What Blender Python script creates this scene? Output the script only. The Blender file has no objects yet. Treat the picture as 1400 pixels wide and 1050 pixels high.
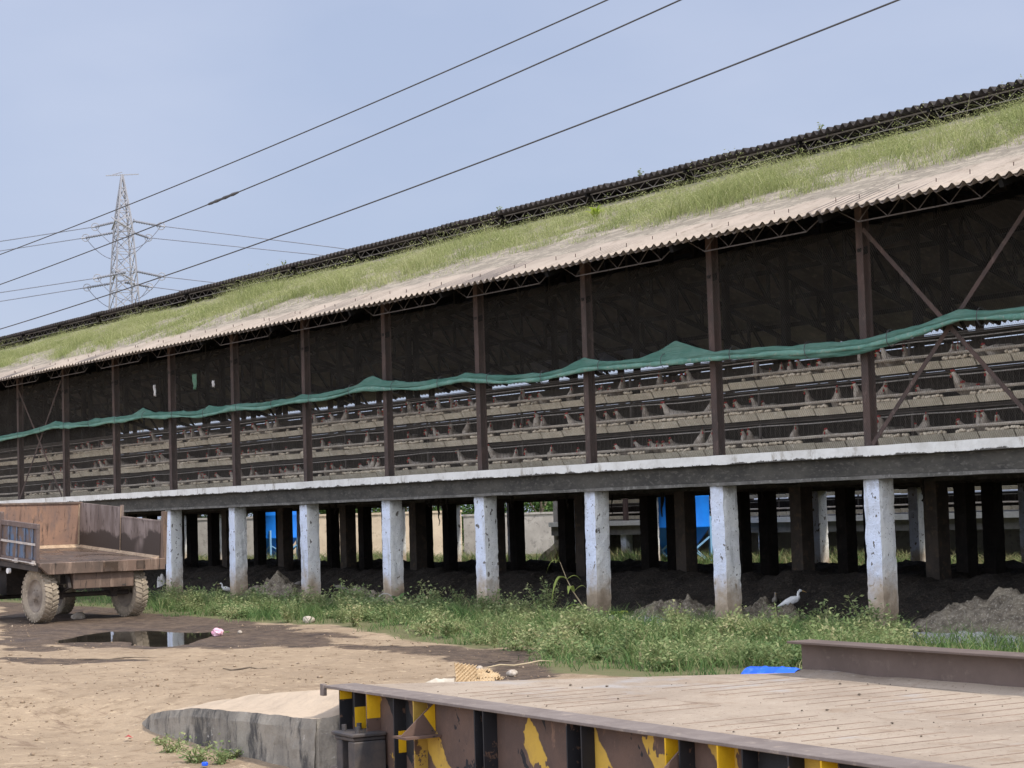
import bpy, math, random
import numpy as np
from mathutils import Vector, Matrix, noise as mnoise

random.seed(7)
rng = np.random.default_rng(7)
SC = bpy.context.scene
COL = SC.collection
R = math.radians

# ------------------------------------------------------------------ camera
CP = np.array([45.5623, -18.8548, 1.6694])
YAW, PITCH, ROLL, FPX = -0.94771, 0.067618, -0.030358, 2621.45
_f = np.array([math.sin(YAW)*math.cos(PITCH), math.cos(YAW)*math.cos(PITCH), math.sin(PITCH)])
_r0 = np.array([math.cos(YAW), -math.sin(YAW), 0.0])
_u0 = np.cross(_r0, _f)
_r = _r0*math.cos(ROLL) + _u0*math.sin(ROLL)
_u = -_r0*math.sin(ROLL) + _u0*math.cos(ROLL)
def ray(x, y): return _f + _r*(x-700)/FPX - _u*(y-525)/FPX
def at(x, y, z=0.0):
    d = ray(x, y); t = (z-CP[2])/d[2]; return CP + t*d
def aty(x, y, Y):
    d = ray(x, y); t = (Y-CP[1])/d[1]; return CP + t*d
def atd(x, y, depth): return CP + ray(x, y)*depth
def pr(P):
    d = np.asarray(P, float)-CP; z = d@_f
    return np.stack([700+FPX*(d@_r)/z, 525-FPX*(d@_u)/z], -1)
cam = bpy.data.cameras.new('Camera'); camo = bpy.data.objects.new('Camera', cam); COL.objects.link(camo)
camo.matrix_world = Matrix([[_r[0], _u[0], -_f[0], CP[0]], [_r[1], _u[1], -_f[1], CP[1]], [_r[2], _u[2], -_f[2], CP[2]], [0, 0, 0, 1]])
cam.sensor_width = 36; cam.lens = FPX/1400*36; cam.clip_end = 5000; cam.clip_start = 0.1
SC.camera = camo

# ------------------------------------------------------------------ object helpers
def tag(o, label=None, cat=None, group=None, kind=None):
    if label: o['label'] = label
    if cat: o['category'] = cat
    if group: o['group'] = group
    if kind: o['kind'] = kind
    return o
def empty(name, loc, rz=0, label=None, cat=None, group=None):
    o = bpy.data.objects.new(name, None); COL.objects.link(o); o.empty_display_size = .2
    o.location = loc; o.rotation_euler = (0, 0, rz)
    return tag(o, label, cat, group)
def link_mesh(name, me, parent=None, loc=(0, 0, 0)):
    o = bpy.data.objects.new(name, me); COL.objects.link(o); o.location = loc
    if parent is not None: o.parent = parent
    return o
def dup_tree(o, parent=None):
    c = o.copy(); COL.objects.link(c)
    if parent is not None: c.parent = parent
    for ch in [x for x in COL.objects if x.parent == o]: dup_tree(ch, c)
    return c

class MB:
    def __init__(s): s.v = []; s.f = []; s.m = []
    def add(s, vs, fs, m=0):
        n = len(s.v); s.v.extend([tuple(map(float, p)) for p in vs])
        for q in fs: s.f.append(tuple(n+i for i in q)); s.m.append(m)
        return s
    def box(s, x0, x1, y0, y1, z0, z1, m=0):
        return s.add([(x0,y0,z0),(x1,y0,z0),(x1,y1,z0),(x0,y1,z0),(x0,y0,z1),(x1,y0,z1),(x1,y1,z1),(x0,y1,z1)],
                     [(0,3,2,1),(4,5,6,7),(0,1,5,4),(1,2,6,5),(2,3,7,6),(3,0,4,7)], m)
    def bar(s, p, q, w, h, m=0, up=(0, 0, 1)):
        p = Vector(p); q = Vector(q); d = (q-p).normalized(); up = Vector(up)
        a = d.cross(up)
        if a.length < 1e-4: a = d.cross(Vector((1, 0, 0)))
        a.normalize(); b = a.cross(d).normalized(); a *= w/2; b *= h/2
        vs = [p-a-b, p+a-b, p+a+b, p-a+b, q-a-b, q+a-b, q+a+b, q-a+b]
        return s.add(vs, [(0,1,2,3),(7,6,5,4),(0,4,5,1),(1,5,6,2),(2,6,7,3),(3,7,4,0)], m)
    def tube(s, pts, rad, n=8, m=0, cap=True, sq=None):
        pts = [Vector(p) for p in pts]; k = len(pts)
        if not hasattr(rad, '__len__'): rad = [rad]*k
        vs = []; ref = None
        for i, p in enumerate(pts):
            d = (pts[min(i+1, k-1)]-pts[max(i-1, 0)]).normalized()
            if ref is None:
                ref = d.cross(Vector((0, 0, 1)))
                if ref.length < 1e-3: ref = d.cross(Vector((0, 1, 0)))
            a = (ref - d*ref.dot(d)).normalized(); b = d.cross(a).normalized(); ref = a
            for j in range(n):
                t = 2*math.pi*j/n; w = sq[i] if sq else 1
                vs.append(p + a*math.cos(t)*rad[i]*w + b*math.sin(t)*rad[i])
        fs = [(i*n+j, i*n+(j+1) % n, (i+1)*n+(j+1) % n, (i+1)*n+j) for i in range(k-1) for j in range(n)]
        if cap: fs += [tuple(range(n-1, -1, -1)), tuple(range((k-1)*n, k*n))]
        return s.add(vs, fs, m)
    def lathe(s, prof, n=24, axis='z', c=(0, 0, 0), m=0, caps=True):
        vs = []; k = len(prof)
        for r, h in prof:
            for j in range(n):
                t = 2*math.pi*j/n; a, b = r*math.cos(t), r*math.sin(t)
                vs.append((c[0]+a, c[1]+b, c[2]+h) if axis == 'z' else (c[0]+a, c[1]+h, c[2]+b))
        fs = [(i*n+j, i*n+(j+1) % n, (i+1)*n+(j+1) % n, (i+1)*n+j) for i in range(k-1) for j in range(n)]
        if caps: fs += [tuple(range(n-1, -1, -1)), tuple(range((k-1)*n, k*n))]
        return s.add(vs, fs, m)
    def prism(s, poly, ax, lo, hi, m=0):
        # poly of 2-D points extruded along axis ax ('x': poly=(y,z), 'y': (x,z), 'z': (x,y))
        def P(a, b, h): return {'x': (h, a, b), 'y': (a, h, b), 'z': (a, b, h)}[ax]
        n = len(poly); vs = [P(a, b, lo) for a, b in poly]+[P(a, b, hi) for a, b in poly]
        fs = [tuple(range(n-1, -1, -1)), tuple(range(n, 2*n))]+[(i, (i+1) % n, n+(i+1) % n, n+i) for i in range(n)]
        return s.add(vs, fs, m)
    def rbox(s, x0, x1, y0, y1, z0, z1, step=.08, amp=.006, m=0, seed=0, freq=6):
        # box with subdivided, slightly uneven faces (cast concrete)
        nx, ny, nz = [max(1, int(round(d/step))) for d in (x1-x0, y1-y0, z1-z0)]
        idx = {}; vs = []; fs = []
        def V(i, j, k):
            if (i, j, k) not in idx:
                p = Vector((x0+(x1-x0)*i/nx, y0+(y1-y0)*j/ny, z0+(z1-z0)*k/nz))
                d = mnoise.noise_vector(p*freq+Vector((seed*7.1, seed*3.3, 0)))*amp + mnoise.noise_vector(p*freq*3.1+Vector((seed, 9, 4)))*amp*.6
                edge = sum((i in (0, nx), j in (0, ny), k in (0, nz)))
                if edge >= 2:
                    cdir = Vector(((x0+x1)/2-p.x, (y0+y1)/2-p.y, 0))
                    if cdir.length > 1e-6: d += cdir.normalized()*amp*(.8+1.2*max(0, mnoise.noise(p*14+Vector((seed, 0, 0)))))
                idx[(i, j, k)] = len(vs); vs.append(p+d)
            return idx[(i, j, k)]
        for i in range(nx):
            for j in range(ny):
                fs.append((V(i,j,0),V(i,j+1,0),V(i+1,j+1,0),V(i+1,j,0))); fs.append((V(i,j,nz),V(i+1,j,nz),V(i+1,j+1,nz),V(i,j+1,nz)))
        for i in range(nx):
            for k in range(nz):
                fs.append((V(i,0,k),V(i+1,0,k),V(i+1,0,k+1),V(i,0,k+1))); fs.append((V(i,ny,k),V(i,ny,k+1),V(i+1,ny,k+1),V(i+1,ny,k)))
        for j in range(ny):
            for k in range(nz):
                fs.append((V(0,j,k),V(0,j,k+1),V(0,j+1,k+1),V(0,j+1,k))); fs.append((V(nx,j,k),V(nx,j+1,k),V(nx,j+1,k+1),V(nx,j,k+1)))
        return s.add(vs, fs, m)
    def xform(s, fn): s.v = [tuple(fn(*p)) for p in s.v]; return s
    def mesh(s, name, mats, smooth=False):
        me = bpy.data.meshes.new(name); me.from_pydata(s.v, [], s.f)
        for mm in (mats if isinstance(mats, (list, tuple)) else [mats]): me.materials.append(mm)
        if any(s.m): me.polygons.foreach_set('material_index', s.m)
        if smooth: me.polygons.foreach_set('use_smooth', [True]*len(s.f))
        me.update(); return me
    def build(s, name, mats, parent=None, smooth=False, bevel=0, origin=None, loc=(0, 0, 0)):
        if origin is not None: s.v = [(a-origin[0], b-origin[1], c-origin[2]) for a, b, c in s.v]
        o = link_mesh(name, s.mesh(name, mats, smooth), parent, loc if origin is None or parent is not None else origin)
        if bevel:
            b = o.modifiers.new('bevel', 'BEVEL'); b.width = bevel; b.segments = 1; b.limit_method = 'ANGLE'; b.angle_limit = R(40)
        return o

def fast_mesh(name, V, polys, mats, attrs=None, smooth=False):
    """V (N,3); polys: list of (M,k) int arrays."""
    me = bpy.data.meshes.new(name); V = np.asarray(V, np.float32)
    me.vertices.add(len(V)); me.vertices.foreach_set('co', V.ravel())
    loops = np.concatenate([p.ravel() for p in polys]); tot = np.concatenate([np.full(len(p), p.shape[1]) for p in polys])
    st = np.concatenate([[0], np.cumsum(tot)[:-1]])
    me.loops.add(len(loops)); me.loops.foreach_set('vertex_index', loops.astype(np.int32))
    me.polygons.add(len(tot)); me.polygons.foreach_set('loop_start', st.astype(np.int32))
    for mm in (mats if isinstance(mats, (list, tuple)) else [mats]): me.materials.append(mm)
    if smooth: me.polygons.foreach_set('use_smooth', np.ones(len(tot), bool))
    me.update(calc_edges=True)
    for k, a in (attrs or {}).items():
        at_ = me.attributes.new(k, 'FLOAT', 'POINT'); at_.data.foreach_set('value', np.asarray(a, np.float32))
    me.validate(); return me

def hash2(ix, iy, seed):
    h = (ix.astype(np.int64)*374761393 + iy.astype(np.int64)*668265263 + seed*974634777) & 0xffffffff
    h = ((h ^ (h >> 13))*1274126177) & 0xffffffff
    return ((h ^ (h >> 16)) & 0xffff)/65535.0
def vn(x, y, f=1.0, seed=0):
    x = np.asarray(x)*f; y = np.asarray(y)*f; ix = np.floor(x); iy = np.floor(y); u = x-ix; v = y-iy
    u = u*u*(3-2*u); v = v*v*(3-2*v)
    a = hash2(ix, iy, seed); b = hash2(ix+1, iy, seed); c = hash2(ix, iy+1, seed); d = hash2(ix+1, iy+1, seed)
    return (a*(1-u)+b*u)*(1-v)+(c*(1-u)+d*u)*v
def fbm(x, y, f=1.0, seed=0, o=4):
    s = 0; a = .5; t = 0
    for i in range(o): s = s+a*vn(x, y, f*2**i, seed+i*17); t += a; a *= .5
    return s/t
def sd_poly(px, py, poly):
    """signed distance, negative inside"""
    poly = np.asarray(poly)[:, :2]; d = np.full(px.shape, 1e9); ins = np.zeros(px.shape, bool); n = len(poly)
    for i in range(n):
        a = poly[i]; b = poly[(i+1) % n]; e = b-a
        t = np.clip(((px-a[0])*e[0]+(py-a[1])*e[1])/(e@e+1e-12), 0, 1)
        d = np.minimum(d, np.hypot(px-a[0]-t*e[0], py-a[1]-t*e[1]))
        c = (a[1] > py) != (b[1] > py)
        with np.errstate(divide='ignore', invalid='ignore'):
            xi = (b[0]-a[0])*(py-a[1])/(b[1]-a[1]+1e-12)+a[0]
        ins ^= c & (px < xi)
    return np.where(ins, -d, d)
def sstep(a, b, x): t = np.clip((x-a)/(b-a), 0, 1); return t*t*(3-2*t)

# ------------------------------------------------------------------ material helpers
class NT:
    def __init__(s, name):
        s.mat = bpy.data.materials.new(name); s.mat.use_nodes = True; s.nt = s.mat.node_tree; s.nt.nodes.clear()
        s.out = s.nt.nodes.new('ShaderNodeOutputMaterial'); s.bs = s.nt.nodes.new('ShaderNodeBsdfPrincipled')
        s.nt.links.new(s.bs.outputs[0], s.out.inputs[0])
        g = s.nt.nodes.new('ShaderNodeNewGeometry'); s.pos = g.outputs['Position']; s.geo = g
    def n(s, t, **kw):
        nd = s.nt.nodes.new(t)
        for k, v in kw.items(): setattr(nd, k, v)
        return nd
    def l(s, a, b): s.nt.links.new(a, b)
    def setin(s, sock, v):
        if hasattr(v, 'is_output'): s.l(v, sock)
        else: sock.default_value = v
    def vec(s, scale=(1, 1, 1), off=(0, 0, 0), src=None):
        m = s.n('ShaderNodeMapping'); s.l(src or s.pos, m.inputs[0]); m.inputs['Scale'].default_value = scale; m.inputs['Location'].default_value = off
        return m.outputs[0]
    def noise(s, scale, detail=4, rough=.6, vec=None, dist=0):
        nd = s.n('ShaderNodeTexNoise'); s.l(vec or s.pos, nd.inputs['Vector']); nd.inputs['Scale'].default_value = scale
        nd.inputs['Detail'].default_value = detail; nd.inputs['Roughness'].default_value = rough; nd.inputs['Distortion'].default_value = dist
        return nd.outputs['Fac']
    def voro(s, scale, vec=None, feature='F1', rnd=1):
        nd = s.n('ShaderNodeTexVoronoi', feature=feature); s.l(vec or s.pos, nd.inputs['Vector']); nd.inputs['Scale'].default_value = scale
        nd.inputs['Randomness'].default_value = rnd
        return nd
    def ramp(s, fac, a, b, inv=False):
        m = s.n('ShaderNodeMapRange', clamp=True, interpolation_type='SMOOTHSTEP'); s.setin(m.inputs['Value'], fac)
        m.inputs['From Min'].default_value = a; m.inputs['From Max'].default_value = b
        m.inputs['To Min'].default_value = 1 if inv else 0; m.inputs['To Max'].default_value = 0 if inv else 1
        return m.outputs[0]
    def math(s, op, a, b=0.0):
        m = s.n('ShaderNodeMath', operation=op); s.setin(m.inputs[0], a); s.setin(m.inputs[1], b); return m.outputs[0]
    def mix(s, fac, a, b, blend='MIX'):
        m = s.n('ShaderNodeMix', data_type='RGBA', blend_type=blend); s.setin(m.inputs[0], fac)
        for i, v in ((6, a), (7, b)):
            if hasattr(v, 'is_output'): s.l(v, m.inputs[i])
            else: m.inputs[i].default_value = (*v[:3], 1)
        return m.outputs[2]
    def attr(s, name):
        a = s.n('ShaderNodeAttribute', attribute_name=name); return a.outputs['Fac']
    def sep(s):
        x = s.n('ShaderNodeSeparateXYZ'); s.l(s.pos, x.inputs[0]); return x.outputs
    def bump(s, h, strength=.3, dist=.02):
        b = s.n('ShaderNodeBump'); s.l(h, b.inputs['Height']); b.inputs['Strength'].default_value = strength; b.inputs['Distance'].default_value = dist
        s.l(b.outputs[0], s.bs.inputs['Normal'])
    def done(s, color, rough=.85, metal=0, spec=.3):
        s.setin(s.bs.inputs['Base Color'], color if hasattr(color, 'is_output') else (*color[:3], 1))
        s.setin(s.bs.inputs['Roughness'], rough); s.bs.inputs['Metallic'].default_value = metal
        s.bs.inputs['Specular IOR Level'].default_value = spec
        return s.mat

def m_simple(name, c1, c2, scale=4, rough=.85, bump=.25, stretch=(1, 1, 1), lo=.35, hi=.65, spec=.3, c3=None, metal=0, bscale=None, bdist=.015):
    t = NT(name); v = t.vec(stretch); nz = t.noise(scale, 6, .65, v); c = t.mix(t.ramp(nz, lo, hi), c1, c2)
    if c3: c = t.mix(t.ramp(t.noise(scale*4.3, 5, .7, t.vec(stretch, (3, 7, 1))), .52, .66), c, c3)
    if bump: t.bump(t.noise(bscale or scale*7, 5, .7, v), bump, bdist)
    return t.done(c, rough, metal, spec)

# whitewash on cast concrete, chips, mud splash near the ground
def m_whitewash(name='whitewash'):
    # limewash with laundry blue on the fronts, plain lime on the sides
    t = NT(name); z = t.sep()[2]; nx = t.n('ShaderNodeSeparateXYZ'); t.l(t.geo.outputs['True Normal'], nx.inputs[0])
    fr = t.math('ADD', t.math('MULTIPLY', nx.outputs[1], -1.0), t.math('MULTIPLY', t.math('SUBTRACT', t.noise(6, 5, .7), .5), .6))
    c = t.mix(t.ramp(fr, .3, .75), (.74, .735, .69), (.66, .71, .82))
    c = t.mix(t.math('MULTIPLY', t.ramp(t.noise(3.0, 6, .65), .35, .7), .5), c, (.55, .56, .58))
    c = t.mix(t.ramp(t.noise(1.6, 6, .72, t.vec((3, 3, .45))), .54, .70), c, (.47, .47, .45))
    chip = t.ramp(t.noise(11, 3, .55, t.vec((1, 1, .7), (5, 1, 2))), .635, .665)
    c = t.mix(chip, c, (.15, .135, .115))
    c = t.mix(t.ramp(t.noise(40, 3, .55), .64, .69), c, (.2, .19, .17))
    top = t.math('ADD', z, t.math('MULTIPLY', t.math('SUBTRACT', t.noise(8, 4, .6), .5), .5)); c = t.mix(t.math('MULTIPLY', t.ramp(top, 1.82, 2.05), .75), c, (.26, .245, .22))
    mudn = t.math('ADD', z, t.math('MULTIPLY', t.math('SUBTRACT', t.noise(2.6, 6, .65), .5), 1.2))
    c = t.mix(t.ramp(mudn, .25, .85, inv=True), c, (.43, .345, .25))
    c = t.mix(t.math('MULTIPLY', t.ramp(mudn, .0, .42, inv=True), .75), c, (.23, .17, .115))
    t.bump(t.noise(22, 6, .75), .7, .03)
    return t.done(c, .95, 0, .1)
def m_fascia():
    t = NT('limewashed_slab_edge'); z = t.sep()[2]
    c = t.mix(t.ramp(t.noise(2.2, 6, .7), .4, .75), (.68, .665, .62), (.52, .50, .455))
    c = t.mix(t.ramp(t.noise(4, 7, .75, t.vec((1, 1, .4))), .55, .68), c, (.38, .35, .30))
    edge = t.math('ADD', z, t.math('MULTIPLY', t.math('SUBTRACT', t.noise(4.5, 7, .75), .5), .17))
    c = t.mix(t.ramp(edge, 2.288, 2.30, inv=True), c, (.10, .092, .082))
    t.bump(t.noise(18, 6, .7), .4, .02)
    return t.done(c, .95, 0, .1)
def m_rust(name, c1=(.20, .115, .075), c2=(.10, .065, .05), c3=(.30, .17, .10), scale=3, st=(1, 1, 1), rough=.8):
    t = NT(name); v = t.vec(st)
    c = t.mix(t.ramp(t.noise(scale, 7, .7, v), .35, .66), c1, c2)
    c = t.mix(t.ramp(t.noise(scale*3.7, 6, .7, t.vec(st, (9, 2, 4))), .55, .7), c, c3)
    t.bump(t.noise(scale*14, 5, .7, v), .3, .01)
    return t.done(c, rough, 0, .3)
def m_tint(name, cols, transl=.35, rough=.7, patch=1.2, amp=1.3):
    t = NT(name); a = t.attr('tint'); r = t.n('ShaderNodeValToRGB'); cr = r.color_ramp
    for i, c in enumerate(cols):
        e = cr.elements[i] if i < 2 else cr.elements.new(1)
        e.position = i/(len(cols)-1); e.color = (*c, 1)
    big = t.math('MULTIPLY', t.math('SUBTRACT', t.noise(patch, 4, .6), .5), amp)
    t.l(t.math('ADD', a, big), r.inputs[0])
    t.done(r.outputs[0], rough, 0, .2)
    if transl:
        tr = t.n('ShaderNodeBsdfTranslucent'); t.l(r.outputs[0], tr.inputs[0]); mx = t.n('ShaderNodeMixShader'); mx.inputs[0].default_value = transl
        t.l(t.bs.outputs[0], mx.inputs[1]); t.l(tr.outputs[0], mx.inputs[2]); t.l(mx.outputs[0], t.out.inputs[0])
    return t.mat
def m_ground():
    t = NT('dirt_yard'); w = t.attr('wet'); g = t.attr('green')
    n1 = t.noise(.55, 6, .62); n2 = t.noise(3.2, 7, .7); n3 = t.noise(21, 5, .7)
    c = t.mix(t.ramp(n1, .33, .68), (.345, .258, .170), (.268, .198, .130))
    c = t.mix(t.ramp(n2, .48, .68), c, (.21, .148, .092))
    c = t.mix(t.ramp(t.noise(7.5, 6, .7, t.vec((1, 1, 1), (4, 4, 0))), .54, .68), c, (.43, .325, .215))
    c = t.mix(t.ramp(t.noise(2.2, 8, .72, t.vec((.35, 2.2, 1), (1, 7, 0))), .58, .68), c, (.19, .13, .085))
    c = t.mix(t.ramp(t.noise(55, 3, .6), .62, .70), c, (.15, .10, .065))
    peb = t.voro(17); pm = t.math('MULTIPLY', t.ramp(peb.outputs['Distance'], .12, .22, inv=True), t.ramp(t.noise(4, 3, .6, t.vec((1,1,1),(8,0,0))), .5, .62))
    c = t.mix(t.math('MULTIPLY', pm, .8), c, t.mix(t.ramp(n3, .4, .6), (.22, .155, .10), (.58, .49, .38)))
    wn = t.math('ADD', w, t.math('ADD', t.math('MULTIPLY', t.math('SUBTRACT', n2, .5), .9), t.math('MULTIPLY', t.math('SUBTRACT', n3, .5), .5)))
    wm = t.ramp(wn, .36, .66)
    mud = t.mix(t.ramp(t.noise(4, 7, .72), .35, .65), (.060, .042, .031), (.125, .088, .06)); mud = t.mix(t.ramp(t.noise(15, 6, .75), .54, .66), mud, (.19, .135, .092)); mud = t.mix(t.ramp(t.noise(1.1, 4, .6), .55, .7), mud, (.045, .032, .025))
    c = t.mix(wm, c, mud)
    gm = t.ramp(t.math('ADD', g, t.math('MULTIPLY', t.math('SUBTRACT', n2, .5), .6)), .4, .7)
    c = t.mix(gm, c, t.mix(t.ramp(n3, .3, .7), (.10, .12, .045), (.16, .13, .07)))
    rg = t.math('SUBTRACT', .95, t.math('MULTIPLY', t.ramp(wn, .55, 1.0), t.math('MULTIPLY', t.ramp(n1, .35, .65), .45)))
    h = t.math('ADD', t.math('MULTIPLY', n2, .6), t.math('ADD', t.math('MULTIPLY', n3, .35), t.math('MULTIPLY', pm, .25)))
    t.bump(h, .9, .06)
    return t.done(c, rg, 0, .25)
def m_soil_roof():
    t = NT('roof_dust'); a = t.attr('tint')
    c = t.mix(t.ramp(t.noise(1.3, 6, .65), .35, .7), (.375, .31, .25), (.30, .25, .20))
    crk = t.noise(2.4, 8, .75, t.vec((1, 2.2, 1)), .6)
    c = t.mix(t.ramp(t.noise(2.6, 7, .75, t.vec((1, .5, 1), (2, 2, 2))), .54, .68), c, (.24, .195, .15))
    rough_zone = t.ramp(t.math('ADD', a, t.math('MULTIPLY', t.math('SUBTRACT', t.noise(1.1, 5, .6), .5), .9)), .2, .45)
    c2 = t.mix(t.ramp(crk, .47, .57), (.22, .19, .15), (.33, .285, .225)); c2 = t.mix(t.ramp(t.noise(9, 5, .7), .58, .68), c2, (.13, .105, .08))
    c = t.mix(rough_zone, c, c2)
    t.bump(t.math('ADD', t.noise(8, 6, .7), t.math('MULTIPLY', crk, 1.5)), .5, .04)
    return t.done(c, .95, 0, .1)
def m_girder():
    t = NT('painted_girder_web'); s = t.sep()
    # worn hazard paint: slanting yellow and black bands, most of it rusted away
    u = t.math('ADD', t.math('MULTIPLY', s[0], 1.0), t.math('MULTIPLY', s[2], .75))
    u = t.math('ADD', u, t.math('MULTIPLY', t.math('SUBTRACT', t.noise(2.2, 4, .6), .5), .28))
    fr = t.math('FRACT', t.math('MULTIPLY', u, 1.45))
    yel = t.math('MULTIPLY', t.ramp(fr, .08, .1), t.ramp(fr, .40, .42, inv=True))
    blk = t.ramp(fr, .55, .57)
    left = t.ramp(t.noise(1.75, 5, .62, t.vec((1, 1, .8), (2.7, 0, .4))), .465, .475)
    leftb = t.ramp(t.noise(2.0, 5, .62, t.vec((1, 1, .8), (12.7, 3, .4))), .53, .54)
    c = t.mix(t.ramp(t.noise(2.5, 7, .7), .35, .65), (.125, .078, .058), (.085, .056, .045))
    c = t.mix(t.ramp(t.noise(9, 6, .75, t.vec((1, 1, .35))), .58, .7), c, (.19, .115, .08))
    c = t.mix(t.math('MULTIPLY', blk, leftb), c, (.018, .018, .02))
    c = t.mix(t.math('MULTIPLY', yel, left), c, t.mix(t.ramp(t.noise(6, 5, .7), .4, .7), (.52, .33, .055), (.40, .25, .06)))
    t.bump(t.noise(20, 6, .75), .35, .012)
    return t.done(c, .75, 0, .3)
def m_paint(name, col, rustc=(.11, .065, .045), amt=.6, rough=.55):
    t = NT(name); c = t.mix(t.ramp(t.noise(4, 6, .7), .3, .75), col, tuple(x*.75 for x in col))
    c = t.mix(t.ramp(t.noise(7, 6, .72), amt, amt+.03), c, rustc)
    t.bump(t.noise(20, 5, .7), .2, .01)
    return t.done(c, rough, 0, .35)
def m_deck():
    t = NT('dusty_deck_plate')
    c = t.mix(t.ramp(t.noise(.9, 6, .65), .36, .64), (.345, .28, .215), (.265, .212, .162))
    c = t.mix(t.ramp(t.noise(2.6, 8, .75), .52, .68), c, (.26, .195, .14))
    c = t.mix(t.ramp(t.noise(9, 7, .75, t.vec((1, 1, 1), (6, 1, 0))), .56, .70), c, (.40, .335, .265))
    c = t.mix(t.ramp(t.noise(3.5, 7, .75, t.vec((.4, 2.2, 1), (1, 3, 0))), .57, .70), c, (.20, .145, .105))
    c = t.mix(t.ramp(t.noise(38, 4, .65), .60, .68), c, (.15, .105, .075))
    c = t.mix(t.math('MULTIPLY', t.ramp(t.noise(1.3, 5, .6, t.vec((1, 1, 1), (2, 9, 0))), .58, .75), .6), c, (.33, .325, .325))
    t.bump(t.noise(16, 6, .75), .35, .02)
    return t.done(c, .95, 0, .15)
def m_cement():
    t = NT('stained_cement_wall'); z = t.sep()[2]
    c = t.mix(t.ramp(t.noise(2.2, 6, .7), .35, .68), (.33, .295, .24), (.20, .18, .15))
    c = t.mix(t.ramp(t.noise(3.4, 8, .78, t.vec((1, 1, .33))), .48, .62), c, (.085, .08, .074))
    c = t.mix(t.ramp(t.noise(9, 6, .7), .62, .7), c, (.44, .41, .36))
    nx = t.n('ShaderNodeSeparateXYZ'); t.l(t.geo.outputs['Normal'], nx.inputs[0])
    up = t.ramp(nx.outputs[2], .55, .8)
    c = t.mix(up, c, t.mix(t.ramp(t.noise(3, 6, .7), .4, .7), (.47, .37, .27), (.38, .30, .22)))
    t.bump(t.noise(14, 7, .75), .6, .03)
    return t.done(c, .95, 0, .15)
def m_trailer(name, c1, c2, c3, wet=False):
    t = NT(name); v = t.vec((2.2, 2.2, .5)); v2 = t.vec((7, 7, .6), (1, 5, 0))
    c = t.mix(t.ramp(t.noise(1.6, 6, .65), .35, .65), c1, c2)
    c = t.mix(t.ramp(t.noise(2.4, 6, .72, v), .5, .68), c, c3)
    c = t.mix(t.ramp(t.noise(2.2, 5, .7, v2), .57, .66), c, tuple(x*.42 for x in c2)); c = t.mix(t.ramp(t.noise(14, 5, .7), .6, .7), c, (.09, .06, .045))
    t.bump(t.noise(24, 5, .7), .25, .01)
    rg = t.math('SUBTRACT', .85, t.math('MULTIPLY', t.ramp(t.noise(1.3, 4, .6), .42, .55), .62)) if wet else .8
    return t.done(c, rg, 0, .4)
def m_stained():
    t = NT('stained_side_board'); z = t.sep()[2]; v = t.vec((2.4, 2.4, .45))
    c = t.mix(t.ramp(t.noise(1.9, 6, .65, v), .38, .62), (.27, .21, .18), (.155, .115, .095))
    c = t.mix(t.ramp(t.noise(4.5, 6, .72, v), .55, .66), c, (.085, .062, .05))
    lvl = t.math('ADD', z, t.math('MULTIPLY', t.math('SUBTRACT', t.noise(1.5, 5, .6), .5), 1.0))
    c = t.mix(t.math('MULTIPLY', t.ramp(lvl, 1.50, 1.60, inv=True), t.ramp(t.noise(.8, 2, .5, t.vec((1, 1, 1), (3, 0, 0))), .38, .46)), c, (.068, .050, .040))
    t.bump(t.noise(24, 5, .7), .3, .012)
    return t.done(c, .7, 0, .3)
def m_blueside():
    t = NT('worn_blue_sheet')
    c = t.mix(t.ramp(t.noise(5, 6, .7, t.vec((1, 1, .35))), .42, .55), (.085, .13, .20), (.13, .09, .07))
    c = t.mix(t.ramp(t.noise(11, 6, .7), .6, .68), c, (.20, .25, .32))
    t.bump(t.noise(24, 5, .7), .25, .01)
    return t.done(c, .7)
def m_water():
    t = NT('muddy_water'); t.bump(t.noise(9, 3, .5), .03, .01)
    t.bs.inputs['IOR'].default_value = 1.33
    return t.done(t.mix(t.ramp(t.noise(1.5, 4, .6), .4, .65), (.030, .026, .020), (.05, .042, .03)), .03, 0, .8)
def m_net():
    t = NT('green_shade_net'); c = t.mix(t.ramp(t.noise(3, 6, .7, t.vec((.6, 1, 1.5))), .35, .68), (.10, .235, .18), (.165, .30, .24))
    c = t.mix(t.ramp(t.noise(7, 6, .75), .6, .74), c, (.25, .26, .215))
    t.bump(t.noise(9, 5, .7, t.vec((.35, 1, 3.2))), 1.0, .05); t.done(c, .85, 0, .15)
    tr = t.n('ShaderNodeBsdfTranslucent'); t.l(c, tr.inputs[0]); mx = t.n('ShaderNodeMixShader'); mx.inputs[0].default_value = .25
    t.l(t.bs.outputs[0], mx.inputs[1]); t.l(tr.outputs[0], mx.inputs[2]); t.l(mx.outputs[0], t.out.inputs[0])
    return t.mat

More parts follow.
